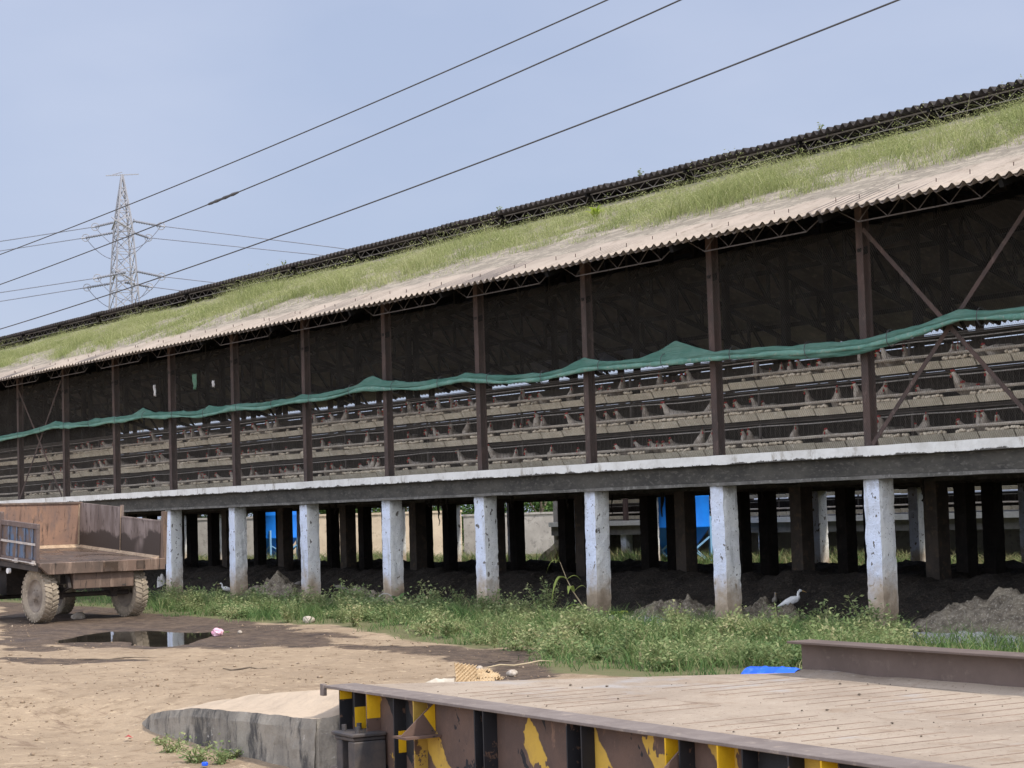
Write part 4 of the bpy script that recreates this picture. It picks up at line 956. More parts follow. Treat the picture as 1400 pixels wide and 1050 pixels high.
# ------------------------------------------------------------------ loose stones, gravel, litter
def rock_mesh(seed, n=10, m=7):
    mb = MB(); r = random.Random(seed); prof = []
    vs = []; 
    for i in range(m+1):
        ph = math.pi*i/m
        for j in range(n):
            t = 2*math.pi*j/n; d = Vector((math.sin(ph)*math.cos(t), math.sin(ph)*math.sin(t)*.8, math.cos(ph)*.6))
            k = 1+.35*mnoise.noise(d*1.6+Vector((seed*5, 0, 0))); vs.append(d*k)
    fs = [(i*n+j, (i+1)*n+j, (i+1)*n+(j+1) % n, i*n+(j+1) % n) for i in range(m) for j in range(n)]
    return mb.add(vs, fs).mesh('stone', M['stone'], True)
rk = [rock_mesh(i) for i in range(4)]
for i, (a, b_, s_, lab) in enumerate(((422,851,.11,'pale pointed stone on wet mud before the weeds'), (108,846,.13,'flat pale stone under the rear of the rusty trailer'), (328,866,.05,'small pale stone right of the pink bag'), (90,803,.2,'white block on the grass behind the rusty trailer axle'), (655,916,.05,'small stone near the broken egg trays'), (700,923,.06,'brown stone beside the dark mud right of the egg trays'))):
    p = at(a, b_); o = link_mesh('stone', rk[i % 4], None, (p[0], p[1], s_*.35)); o.scale = (s_,)*3; o.rotation_euler.z = i*1.3; tag(o, lab, 'stone')
# lumps of turned earth at the mud edge
N = 11000; x = rng.uniform(12, 39, N); y = rng.uniform(-15, -4, N); 
sdw = sd_poly(x, y, WET); pp = pr(np.stack([x, y, 0*x], 1)); ok = (pp[:, 0] > -40) & (pp[:, 0] < 760) & (pp[:, 1] < 1090) & (sdw > -.6) & (sd_poly(x, y, GRS) > 0) & (fbm(x, y, .8, 91)+.45*rng.uniform(0, 1, N) > .66)
x, y = x[ok], y[ok]; sz = rng.gamma(1.1, .006, len(x))+.004; sz = np.clip(sz, .004, .04)
base = np.array([(1,0,0),(-1,0,0),(0,1,0),(0,-1,0),(0,0,.7),(0,0,-.5)], float); fc = np.array([(0,2,4),(2,1,4),(1,3,4),(3,0,4),(2,0,5),(1,2,5),(3,1,5),(0,3,5)])
V = (base[None]*rng.uniform(.5, 1.3, (len(x), 6, 1)))*sz[:, None, None]; an = rng.uniform(0, 6.28, len(x)); c_, s_ = np.cos(an)[:, None], np.sin(an)[:, None]
V = np.stack([V[..., 0]*c_-V[..., 1]*s_, V[..., 0]*s_+V[..., 1]*c_, V[..., 2]], -1)+np.stack([x, y, ground_z(x, y)+sz*.25], -1)[:, None]
F = (fc[None]+np.arange(len(x))[:, None, None]*6).reshape(-1, 3)
tag(link_mesh('gravel', fast_mesh('gravel', V.reshape(-1, 3), [F], M['clod'], None, False)), 'loose pebbles and clods scattered over the dry dirt', 'gravel', kind='stuff')
# crumpled bag, cloth and sack
def crumple(name, loc, rx_, ry_, rz_, seed, mat, label, cat, amp=.45):
    mb = MB(); n, m = 22, 14; vs = []
    for i in range(m+1):
        ph = math.pi*i/m
        for j in range(n):
            t = 2*math.pi*j/n; d = Vector((math.sin(ph)*math.cos(t), math.sin(ph)*math.sin(t), math.cos(ph)))
            k = 1+amp*mnoise.noise(d*1.5+Vector((seed, 0, 0)))+amp*.6*mnoise.noise(d*4+Vector((0, seed, 0)))
            vs.append((d.x*k*rx_, d.y*k*ry_, max(-.7, d.z*k)*rz_))
    fs = [(i*n+j, (i+1)*n+j, (i+1)*n+(j+1) % n, i*n+(j+1) % n) for i in range(m) for j in range(n)]
    o = mb.add(vs, fs).build(name, mat, None, False); o.location = (loc[0], loc[1], loc[2]+rz_*.65); return tag(o, label, cat)
crumple('plastic_bag', at(297, 869), .10, .08, .07, 2, M['pink'], 'crumpled pink plastic bag at the right end of the puddle', 'bag')
crumple('plastic_sack', at(222, 812), .12, .12, .26, 7, M['sack'], 'white plastic sack leaning at the leftmost visible pillar', 'sack')
cl_ = at(578, 941); cv = MB(); vs = []
for i in range(26):
    for j in range(8):
        u, v = i/25, j/7; x = (u-.5)*.62; y = (v-.5)*.16*(1.2-.5*u)
        vs.append((x*_r0[0]+y*_r0[1], x*_r0[1]-y*_r0[0], .015+.05*math.sin(math.pi*v)*(.5+.9*sstep(.3, .9, u))*(1+.6*mnoise.noise(Vector((u*5, v*2, 1))))+.02*mnoise.noise(Vector((u*9, v*5, 3)))))
cv.add(vs, [(i*8+j, i*8+8+j, i*8+9+j, i*8+j+1) for i in range(25) for j in range(7)])
co = cv.build('cloth_strip', M['cloth'], None, True); co.location = (cl_[0], cl_[1], 0); tag(co, 'crumpled off-white cloth strip lying left of the egg trays', 'cloth')
# egg trays: pulp sheets of cups
def tray_mesh(n=7, m=7, p=.046, h=.042, crush=0, seed=0):
    k = 6; r = random.Random(seed); vs = []; NX, NY = n*k+1, m*k+1
    for i in range(NX):
        for j in range(NY):
            x, y = i*p/k, j*p/k; z = h*.5*(math.cos(2*math.pi*i/k)*math.cos(2*math.pi*j/k))
            z += crush*mnoise.noise(Vector((x*9, y*9, seed)))*.12; vs.append((x-n*p/2, y-m*p/2, z))
    fs = [(i*NY+j, (i+1)*NY+j, (i+1)*NY+j+1, i*NY+j+1) for i in range(NX-1) for j in range(NY-1)]
    me = MB().add(vs, fs).mesh('egg_tray', M['pulp'], True); return me
tm = [tray_mesh(6, 6, .056, .05), tray_mesh(6, 6, crush=.4, seed=2), tray_mesh(4, 5, crush=.8, seed=5), tray_mesh(3, 3, crush=1., seed=8)]
vdir = math.atan2(_r0[1], _r0[0])
for (a, b_, mi, rot, lift, lab) in ((638,937,0,(R(60),R(10),.45),.10,'upright egg tray, its cups facing the camera, in the discarded heap'),
        (664,934,1,(R(18),R(4),.4),.09,'crushed egg tray lying open on top of the right of the discarded heap'), (662,936,1,(R(3),R(-3),.1),.04,'flattened egg tray at the bottom of the discarded heap'),
        (676,933,2,(R(30),R(12),.9),.08,'torn egg tray piece at the right end of the discarded heap'), (645,938,2,(R(-6),0,2.1),.03,'egg tray piece lying flat under the upright tray'),
        (610,939,3,(R(20),R(10),1.),.03,'small torn egg tray scrap between the cloth strip and the heap'), (594,942,3,(R(8),R(14),2.),.025,'tiny egg tray crumb nearest the cloth strip'), (602,938,3,(R(-14),R(4),.2),.03,'ragged egg tray scrap behind the other scraps')):
    p = at(a, b_); o = link_mesh('egg_tray', tm[mi], None, (p[0], p[1], lift)); o.rotation_euler = (rot[0], rot[1], vdir+rot[2]); o.scale = (.72,)*3; so = o.modifiers.new('thick', 'SOLIDIFY'); so.thickness = .004
    tag(o, lab, 'egg tray', 'discarded egg trays')
for i, (a, b_, L, an, lab) in enumerate(((712,912,.75,.25,'pale dry stick lying across the dark mud'), (160,902,1.0,.05,'long dark stick on the dry dirt left of centre'), (335,916,.5,.1,'short dark twig in the middle of the dry dirt'), (690,906,.4,-.3,'thin broken stick at the edge of the green grass'))):
    p = at(a, b_); mb = MB(); d = Vector((math.cos(vdir+an), math.sin(vdir+an), 0))
    mb.tube([Vector((0, 0, .015))+d*L*(t/5-.5)+Vector((0, 0, .012*math.sin(t*2.1+i)+.008*t*(i == 0)))+Vector((-d.y, d.x, 0))*.03*math.sin(t*1.7+i) for t in range(6)], [.006, .011, .012, .010, .008, .004], 6)
    o = mb.build('stick', M['straw'] if i == 0 else M['bark']); o.location = (p[0], p[1], 0); tag(o, lab, 'stick')
hp_ = at(521, 838); mb = MB()
mb.tube([Vector((math.cos(vdir), math.sin(vdir), 0))*(-.16*math.cos(t)+.05*t)+Vector((0, 0, .36*math.sin(t)-.02)) for t in np.linspace(0, math.pi, 14)], .012, 6)
o = mb.build('hose', M['pipe']); o.location = tuple(hp_); tag(o, 'short grey hose arching out of the weeds by a white pillar', 'hose')
for a, b_, c_, nm, lb in ((176,1010,'comb','wrapper','small red wrapper on the dirt left of the cement ramp'), (280,1047,'drum','bottle_cap','blue cap lying in the weeds at the cement ramp foot')):
    p = at(a, b_, -.2); mb = MB()
    if nm == 'bottle_cap': mb.lathe([(.022, 0), (.025, .004), (.025, .022), (.02, .028)], 14)
    else: mb.add([(-.05, -.02, .01), (.05, -.025, .025), (.055, .02, .008), (-.045, .02, .03), (0, 0, .035)], [(0,1,4),(1,2,4),(2,3,4),(3,0,4)])
    o = mb.build(nm, M[c_]); o.location = (p[0], p[1], -.2); tag(o, lb, 'litter')

# ------------------------------------------------------------------ egrets
def egret(loc, face, label, s=1.0, bend=0, mat='egret'):
    o = empty('egret', loc, face, label, 'bird', None); mb = MB()
    # local x = direction the bird faces
    pts = [(-.24, 0, .18), (-.17, 0, .205), (-.09, 0, .235), (0, 0, .265), (.07, 0, .285), (.105, 0, .315), (.10, 0, .355), (.105, 0, .39), (.135, 0, .412), (.165, 0, .408)]
    if bend: pts = pts[:5]+[(.12, 0, .30), (.15, 0, .31), (.165, 0, .325), (.19, 0, .33), (.21, 0, .322)]
    mb.tube(pts, [.006, .026, .052, .064, .052, .030, .020, .019, .024, .012], 12, 0, True, [1.0, 1.0, 1., .95, .9, .9, 1, 1, .85, .8]); mb.build('body', M[mat], o, True)
    e = pts[-1]; MB().tube([(e[0]-.01, 0, e[2]), (e[0]+.035, 0, e[2]-.012), (e[0]+.075, 0, e[2]-.03)], [.010, .006, .001], 6).build('beak', M['beak'], o)
    for sy, fx in ((.02, .05), (-.02, -.03)):
        MB().tube([(0, sy, .22), (fx*.4-.02, sy, .12), (fx, sy, .0)], [.012, .006, .005], 6).tube([(fx-.02, sy, .004), (fx+.05, sy, .004)], .005, 5).tube([(fx, sy, .004), (fx+.035, sy+.025, .004)], .004, 5).build('leg', M['legs'], o)
    o.scale = (s,)*3; return o
vr = vdir
p = at(1084, 846); egret((p[0], p[1], .02), vr+.15, 'white egret stepping right through the weeds between two pillars', .95)
p = aty(1060, 836, 1.3); egret((p[0], p[1], max(.05, p[2]-.03)), vr-1.6, 'dim pale bird standing in the shade behind the white egret', .75, mat='dimbird')
p = aty(309, 808, .45); egret((p[0], p[1], p[2]-.16), vr+3.5, 'white egret half hidden behind the second visible pillar', .8)
p = aty(467, 812, 1.0); egret((p[0], p[1], p[2]-.1), vr+2.9, 'shaded grey white bird bent over the manure under the shed', .85, 1, 'dimbird')
p = aty(408, 802, .9); egret((p[0], p[1], p[2]-.12), vr+.2, 'shaded bird feeding close left of the third visible pillar', .7, 1, 'dimbird')

# ------------------------------------------------------------------ rusty farm trailer
T0 = (13.03, -5.87, 0); TRZ = math.atan2(.094, .9956)
tl = empty('farm_trailer', T0, TRZ, 'rusty open-ended farm trailer with blue drop side and muddy tyres', 'trailer')
TH = R(4.4); ct, st_ = math.cos(TH), math.sin(TH)
def tilt(x, y, z): return (x*ct+(z-.5)*st_, y, .5+(z-.5)*ct-x*st_)
def bed(mb, name, mat, bevel=0, parent=tl): return mb.xform(tilt).build(name, mat, parent, False, bevel)
XB, XF, YN, YFR, ZF = .46, -2.62, -.27, 2.2, 1.085
bed(MB().box(XF-.02, XB-.03, YN+.02, YFR-.02, ZF-.05, ZF), 'floor', M['rustwet'])
sl_ = MB(); sl_.prism([(YN, ZF+.012), (YFR+.02, ZF+.012), (YFR+.02, ZF-.19), (YN+.16, ZF-.19), (YN, ZF-.05)], 'x', XB-.03, XB+.05)
bed(sl_, 'rear_sill', M['sill'], .008)
for yy, w_, zz_ in ((.95, .30, -.175), (1.62, .17, -.15)): bed(MB().box(XB+.052, XB+.056, yy, yy+w_, ZF+zz_, ZF-.012), 'patch_plate', M['rustwet'])
hb = MB(); hb.box(XF-.05, XF, YN, YFR, ZF, ZF+.84); bed(hb, 'headboard', M['rust'])
hr_ = MB(); hr_.box(XF-.06, XF+.02, YN, YFR, ZF+.842, ZF+.875); hr_.box(XF+.002, XF+.03, YN, YFR-.05, ZF+.002, ZF+.03); bed(hr_, 'headboard_rim', M['sill'])
fs_ = MB(); fs_.box(XF+.002, -1.05, YFR-.04, YFR, ZF+.002, ZF+.86)
fs_.box(-1.06, -1.02, YFR-.055, YFR+.01, ZF, ZF+.90)
bed(fs_, 'side_board', M['stained'])
fs2 = MB(); fs2.box(-1.015, XB-.06, YFR-.04, YFR, ZF+.002, ZF+.66)
fs2.box(-1.0, XB-.06, YFR-.05, YFR+.01, ZF+.662, ZF+.69); bed(fs2, 'side_board', M['stained'])
bed(MB().box(XB-.05, XB+.03, YFR-.03, YFR+.05, ZF-.1, ZF+.86), 'corner_post', M['sill'])
ws = MB(); ws.prism([(YFR-.10, ZF+.001), (YFR-.041, ZF+.001), (YFR-.041, ZF+.05)], 'x', XF+.05, XB-.07); ws.add([(XF+.001, YN+.03, ZF+.045), (XF+.09, YN+.03, ZF+.001), (XF+.09, YFR-.05, ZF+.001), (XF+.001, YFR-.05, ZF+.055)], [(0, 1, 2, 3)]); bed(ws, 'pale_seam', M['paleline'])  # pale strips along the headboard and side board edges
bed(MB().box(XF+.001, XF+.012, YFR-.075, YFR-.042, ZF+.06, ZF+.83), 'pale_seam', M['paleline'])
bed(MB().box(-1.02, -1.012, YFR-.06, YFR-.05, ZF+.03, ZF+.88), 'pale_seam', M['paleline'])
# near drop side: frame, sheet, ribs, hinges
ds = MB()
ds.box(XF, XB-.02, YN-.035, YN+.02, ZF+.60, ZF+.69); ds.box(XF, XB-.02, YN-.03, YN+.02, ZF+.01, ZF+.06); ds.box(XB-.075, XB-.02, YN-.037, YN+.02, ZF+.062, ZF+.598); ds.box(-1.02, -.94, YN-.05, YN+.02, ZF-.02, ZF+.83)
dso = bed(ds, 'drop_side', M['brownframe'], .006)
bed(MB().box(XF, XB-.08, YN-.004, YN+.012, ZF+.064, ZF+.596), 'side_sheet', M['blueside'], 0, dso)
rb_ = MB()
for i in range(10): rb_.box(XF+.14+i*.30, XF+.175+i*.30, YN-.026, YN-.006, ZF+.064, ZF+.596)
bed(rb_, 'side_rib', m_rust('worn_blue_rib', (.13, .17, .24), (.10, .085, .08), (.20, .20, .22), 5), 0, dso)
bed(MB().box(XF, XB-.08, YN-.04, YN-.028, ZF+.31, ZF+.35), 'side_rail', M['lightmetal'], 0, dso)
hg = MB()
for xx_ in (.3, -.35, -1.2, -1.9): hg.box(xx_, xx_+.1, YN-.06, YN-.036, ZF-.03, ZF+.05); hg.tube([(xx_-.06, YN-.065, ZF+.0), (xx_+.16, YN-.065, ZF+.0)], .014, 6)
hg.tube([(XF, YN-.045, ZF+.005), (XB-.04, YN-.045, ZF+.005)], .012, 6); bed(hg, 'hinge', M['lightmetal'], 0, dso)
ch = MB(); ch.box(XF, XB-.04, YN+.0, YN+.07, ZF-.14, ZF-.055); ch.box(XF, XB-.04, YFR-.08, YFR-.01, ZF-.14, ZF-.055)
for yy in (.55, 1.35): ch.box(XF-.6, XB-.05, yy, yy+.09, ZF-.24, ZF-.055)
for xx_ in (-2.2, -1.2, -.4): ch.box(xx_, xx_+.07, YN+.08, YFR-.09, ZF-.15, ZF-.06)
ch.bar((XF-.5, .6, ZF-.2), (XF-2.0, .95, .75), .09, .09); ch.bar((XF-.5, 1.4, ZF-.2), (XF-2.0, 1.05, .75), .09, .09)
bed(ch, 'chassis', M['chassis'])
bed(MB().box(XB-.28, XB-.03, .42, 1.62, ZF-.47, ZF-.195), 'under_box', M['sill'], .008)
bed(MB().box(XB-.30, XB-.29, .3, 1.5, ZF-.40, ZF-.24), 'mud_guard_plate', M['chassis'])
ax = MB(); ax.tube([(0, .05, .47), (0, 1.75, .47)], .045, 10); 
for yy in (.35, 1.42):
    for i in range(5): ax.bar((-.5+.07*i, yy, .60-.022*i), (.42-.07*i, yy, .60-.022*i), .07, .02)
    ax.box(-.09, .09, yy-.06, yy+.06, .40, .66); ax.bar((-.5, yy, .60), (-.5, yy, .86), .06, .06); ax.bar((.42, yy, .6), (.34, yy, .84), .06, .06)
ax.bar((-.15, .02, .95), (-.42, -.05, .35), .07, .05); ax.bar((-.5, .1, .92), (-.3, .06, .3), .06, .05)
ax.build('axle', M['chassis'], tl)
def wheel(x, y, r, w, outer, seed):
    tb = MB(); h = w/2
    tb.lathe([(r*.60, -h*.72), (r*.66, -h*.92), (r*.80, -h), (r*.92, -h*.96), (r*.955, -h*.72), (r*.955, h*.72), (r*.92, h*.96), (r*.80, h), (r*.66, h*.92), (r*.60, h*.72)], 40, 'y', caps=False)
    n = 32
    for i in range(n):
        for sg in (-1, 1):
            t0 = 2*math.pi*(i+(.25 if sg > 0 else -.25))/n
            def P(t, rr, yy): return (rr*math.cos(t), yy, rr*math.sin(t))
            dt = .058; y0, y1 = sg*h*.06, sg*h*1.02; sh = .10
            a, b_ = (t0, t0+sh)
            vs = [P(a-dt, r*.94, y0), P(a+dt, r*.94, y0), P(b_+dt, r*.89, y1), P(b_-dt, r*.89, y1), P(a-dt*.8, r*1.0, y0), P(a+dt*.8, r*1.0, y0), P(b_+dt*.8, r*.965, y1), P(b_-dt*.8, r*.965, y1)]
            tb.add(vs, [(4,5,6,7), (0,1,5,4), (1,2,6,5), (2,3,7,6), (3,0,4,7)])
    to = tb.build('wheel', M['tyre'], tl, True, 0); to.location = (x, y, r)
    for p_ in to.data.polygons: p_.use_smooth = p_.index < 360
    rb = MB(); s_ = -1 if outer < 0 else 1
    rb.lathe([(r*.61, s_*h*.74), (r*.58, s_*h*.80), (r*.56, s_*h*.62), (r*.50, s_*h*.42), (r*.34, s_*h*.40), (r*.28, s_*h*.62), (r*.17, s_*h*.66), (r*.15, s_*h*.95), (r*.10, s_*h*1.0), (.001, s_*h*1.0)], 30, 'y', caps=False)
    rb.lathe([(r*.61, -s_*h*.74), (r*.56, -s_*h*.6), (r*.45, s_*h*.2), (r*.1, s_*h*.3)], 30, 'y', caps=False)
    for i in range(6):
        t = i*math.pi/3; rb.tube([(r*.23*math.cos(t), s_*h*.60, r*.23*math.sin(t)), (r*.23*math.cos(t), s_*h*.75, r*.23*math.sin(t))], r*.03, 6)
    ro = rb.build('rim', M['rim'], to, True)
    return to
wheel(0, 0, .485, .25, -1, 1); wheel(0, 1.78, .485, .25, 1, 2)
wheel(-2.45, .12, .40, .22, -1, 3); wheel(-2.45, 1.7, .40, .22, 1, 4)
ax2 = MB(); ax2.tube([(-2.45, .1, .4), (-2.45, 1.7, .4)], .04, 8); ax2.box(-2.6, -2.3, .5, 1.4, .44, .9); ax2.box(-2.75, -2.1, .3, 1.55, .9, .97); ax2.build('front_axle', M['chassis'], tl)
MB().lathe([(.001, -.02), (.05, -.02), (.05, .03), (.001, .045)], 14, 'y', (-.62, YN-.02, .93)).build('lamp', M['sack'], tl)

# ------------------------------------------------------------------ weighbridge
WA = R(-4.9); ex = np.array([math.cos(WA), math.sin(WA)]); ey = np.array([-math.sin(WA), math.cos(WA)])
ZD = .44; G0 = at(447, 938, ZD)[:2]
wbz = empty('weighbridge', (G0[0], G0[1], 0), WA, 'steel vehicle weighbridge with a dusty deck and worn yellow and black side girder', 'weighbridge')
def girder_t(px):   # distance along the front girder at image column px
    lo, hi = -.5, 11
    for _ in range(40):
        m = (lo+hi)/2; P_ = np.array([G0[0]+ex[0]*m, G0[1]+ex[1]*m, ZD-.1]); lo, hi = (m, hi) if pr(P_)[0] < px else (lo, m)
    return lo
LW = 13.5; FW = .26; DG = .60
fg = MB(); fg.box(-.06, LW, 0, FW, ZD-.018, ZD+.002, 1); fg.box(.02, LW, .11, .124, ZD-DG+.02, ZD-.0185, 0); fg.box(-.03, LW, -.005, FW-.02, ZD-DG-.002, ZD-DG+.0195, 1)
fg.box(-.10, -.045, -.012, .02, ZD-.075, ZD+.012, 1)
fgo = fg.build('front_girder', [M['girder'], M['flange']], wbz, False, .003)
stf = [(462,'black',.10),(482,'black',.10),(500,'rustpaint',.108),(534,'black',.09),(563,'yellowold',.10),(646,'black',.10),(658,'black',.10),(772,'black',.10),(790,'black',.09),(908,'yellow',.105),(926,'black',.10),(980,'yellow',.108),(1012,'black',.10),(1075,'black',.10),(1120,'yellow',.1),(1200,'black',.10)]
for pxx, mt, d in stf:
    t = girder_t(pxx); MB().box(t, t+.012, .109-d, .109, ZD-DG+.021, ZD-.019).build('stiffener', M[mt], wbz)
for pxx, z0, z1, mt in ((652, -.58, -.02, 'black'), (783, -.58, -.02, 'black'), (918, -.3, -.02, 'yellowold')):
    t = girder_t(pxx); MB().box(t-.05, t+.055, .092, .104, ZD+z0, ZD+z1).build('web_plate', M[mt], wbz)
for pxx, z0, z1, d in ((462, -.085, -.02, .10), (482, -.285, -.125, .10), (500, -.19, -.02, .108), (534, -.40, -.25, .06)):
    t = girder_t(pxx); MB().box(t+.0122, t+.0145, .110-d, .108, ZD+z0, ZD+z1).build('paint_patch', M['yellow'], wbz)
for pxx in (575, 922):
    t = girder_t(pxx)
    gm = MB(); gm.prism([(.108, ZD-.02), (.108, ZD-.235), (-.155, ZD-.235)], 'x', t-.006, t+.006); gm.box(t-.10, t+.09, -.165, .106, ZD-.252, ZD-.237)
    gm.build('gusset', M['rustpaint'], wbz)
    gm2 = MB(); gm2.prism([(.107, ZD-.03), (.107, ZD-.22), (.02, ZD-.10)], 'x', t+.0065, t+.009); gm2.build('gusset_paint', M['yellow'], wbz)
# load cell bracket at the left end
t = girder_t(497); lc = MB(); lc.box(t-.19, t+.16, -.17, .10, ZD-.305, ZD-.28); lc.box(t-.17, t+.14, -.155, .10, ZD-.335, ZD-.308)
lc.box(t+.06, t+.16, -.16, .09, ZD-.62, ZD-.337); lc.box(t-.15, t-.06, -.15, .09, ZD-.62, ZD-.337); lc.tube([(t-.01, -.05, ZD-.62), (t-.01, -.05, ZD-.337)], .05, 12)
lc.build('load_cell_mount', M['greasy'], wbz, False, .006)
for yy, xo in ((-.1, -.12), (-.1, .1), (.02, -.12)): MB().tube([(t+xo, yy, ZD-.28), (t+xo, yy, ZD-.235)], .018, 6).build('bolt', M['greasy'], wbz)
# deck
back0 = at(1088, 922, ZD)[:2]-G0; bx_, by_ = float(back0@ex), float(back0@ey)
dk = MB(); dk.prism([(.05, FW+.003), (LW, FW+.003), (LW, by_+.2), (bx_-.1, by_+.2)], 'z', ZD-.02, ZD-.004)
dk.build('deck_plate', M['deck'], wbz)
br = random.Random(2); tbm = [MB().bar((0, -L_/2, 0), (.008, L_/2, 0), .011, .010).mesh('tread_bar', M['deckbar']) for L_ in (.78, .84, 1.02, 1.1)]; nb_ = 0
def inside(x, y):  # deck only to the right of its slanting end
    return x > .35+(y-FW)*(bx_/by_)
i = 0; xb = .4
while xb < 12.5:
    for (y0, y1, ph) in ((FW+.10, FW+.92, 0), (FW+1.45, by_-.35, .11)):
        x = xb+ph; ya, yb = y0+br.uniform(-.04, .04), y1+br.uniform(-.06, .06)
        if br.random() < .08: continue
        if inside(x, yb) and nb_ < 98: link_mesh('tread_bar', tbm[br.randrange(2)+(2 if ph else 0)], wbz, (x, (ya+yb)/2, ZD-.0058)); nb_ += 1
    xb += .222
rg = MB(); hgt = .225
rg.box(bx_, LW, by_+.06, by_+.074, ZD-.3, ZD+hgt); rg.box(bx_-.03, LW, by_-.05, by_+.18, ZD+hgt+.001, ZD+hgt+.018); rg.box(bx_, LW, by_-.04, by_+.17, ZD-.32, ZD-.302)
rg.build('rear_girder', M['reargirder'], wbz, False, .003)
# dust banked against the rear girder and along the front flange
db = MB(); n_ = 90; vs = []
for i in range(n_+1):
    x = bx_+.02+(LW-bx_-.05)*i/n_; w = .16+.10*mnoise.noise(Vector((x*1.3, 0, 0)))+.05*mnoise.noise(Vector((x*5, 0, 0))); h_ = .035+.02*mnoise.noise(Vector((x*2, 3, 0)))
    vs += [(x, by_+.058, ZD+h_), (x, by_+.058-w*.5, ZD+h_*.5), (x, by_+.058-w, ZD-.003)]
db.add(vs, [(3*i+j, 3*i+j+1, 3*i+j+4, 3*i+j+3) for i in range(n_) for j in range(2)]); dbo = db.build('dust_bank', M['deck'], wbz, True)
# clods on deck
N = 110; x = rng.uniform(.5, 9.5, N); y = rng.uniform(FW+.05, by_, N); ok = x > .5+(y-FW)*(bx_/by_); x, y = x[ok], y[ok]; sz = np.clip(rng.gamma(1.1, .005, len(x))+.003, .003, .016)
V = (base[None]*rng.uniform(.5, 1.3, (len(x), 6, 1)))*sz[:, None, None]+np.stack([x, y, ZD-.002+sz*.3], -1)[:, None]
F = (fc[None]+np.arange(len(x))[:, None, None]*6).reshape(-1, 3)
o = link_mesh('deck_clods', fast_mesh('deck_clods', V.reshape(-1, 3), [F], M['bark'], None, False)); o.location = (G0[0], G0[1], 0); o.rotation_euler.z = WA
tag(o, 'small brown clods scattered over the weighbridge deck', 'clods', kind='stuff')

# ------------------------------------------------------------------ cement ramp up to the weighbridge
tip = at(180, 988, -.13); ra = np.array([.10, 0.])
W2 = lambda a, b_: (G0[0]+ex[0]*a+ey[0]*b_, G0[1]+ex[1]*a+ey[1]*b_)
fl_ = [(.0, -.09), (-.57, -.10), (-1.43, -.10), (-2.38, -.09), (-3.08, -.08), (-3.63, -.05), (-4.03, .02)]
hts = [.20, .19, .16, .115, .05, -.03, -.13]
bk_ = [(bx_-.12, by_+.1), (bx_-.9, by_-.15), (bx_-1.9, by_-.5), (bx_-2.9, by_-.75), (bx_-3.7, by_-1.1), (bx_-4.6, by_-1.6), (-4.05, .6)]
bh = [.41, .34, .24, .14, .05, -.03, -.13]
rp = MB(); NV = 36; NU = 60; gridp = []
for i in range(NU+1):
    u = i/NU*(len(fl_)-1); k = min(int(u), len(fl_)-2); f_ = u-k
    A = np.array(fl_[k])*(1-f_)+np.array(fl_[k+1])*f_; Bk = np.array(bk_[k])*(1-f_)+np.array(bk_[k+1])*f_
    ha = hts[k]*(1-f_)+hts[k+1]*f_; hb_ = bh[k]*(1-f_)+bh[k+1]*f_
    for j in range(NV+1):
        v = j/NV; p = A*(1-v)+Bk*v; w = W2(*p); nz = mnoise.noise(Vector((w[0]*3, w[1]*3, 0)))*.012+mnoise.noise(Vector((w[0]*11, w[1]*11, 0)))*.007
        mid = np.interp(u, range(7), [.405, .385, .32, .235, .13, .02, -.12]); h_ = ha+(mid-ha)*sstep(0, .2, v)+(hb_-mid)*v
        gridp.append((w[0]-tip[0], w[1]-tip[1], h_+nz))
rp.add(gridp, [(i*(NV+1)+j, i*(NV+1)+j+1, (i+1)*(NV+1)+j+1, (i+1)*(NV+1)+j) for i in range(NU) for j in range(NV)])
# end face under the deck
n0_ = len(rp.v); rp.add([gridp[j] for j in range(NV+1)]+[(gridp[j][0], gridp[j][1], -.5) for j in range(NV+1)], [(j, NV+1+j, NV+2+j, j+1) for j in range(NV)])
# front wall face down to the ground
m_ = 9; vs = []
for i in range(NU+1):
    top = gridp[i*(NV+1)]
    for j in range(m_+1):
        v = j/m_; z = top[2]*(1-v)+(-.5)*v; bul = mnoise.noise(Vector((top[0]*2.5, 0, z*4)))*.02+mnoise.noise(Vector((top[0]*9, 3, z*9)))*.01
        vs.append((top[0]+bul*.3-.0*v, top[1]-.02*v+bul*(j > 0)-.015*(j > 0), z))
rp.add(vs, [(i*(m_+1)+j, (i+1)*(m_+1)+j, (i+1)*(m_+1)+j+1, i*(m_+1)+j+1) for i in range(NU) for j in range(m_)])
# rounded end rib next to the girder
e0 = (vs[0][0], vs[0][1])
rp.tube([(e0[0]-.03, e0[1]+.035, -.4), (e0[0]-.03, e0[1]+.04, .1), (e0[0]-.03, e0[1]+.045, .19)], [.055, .05, .045], 10)
rp.box(e0[0]-.12, e0[0]-.02, e0[1]+.04, e0[1]+2.6, -.4, .17)
ro = rp.build('cement_ramp', M['cement'], None, False); ro.location = (tip[0], tip[1], 0)
tag(ro, 'stained cement approach ramp rising to the left end of the weighbridge', 'ramp')
dmb = MB()
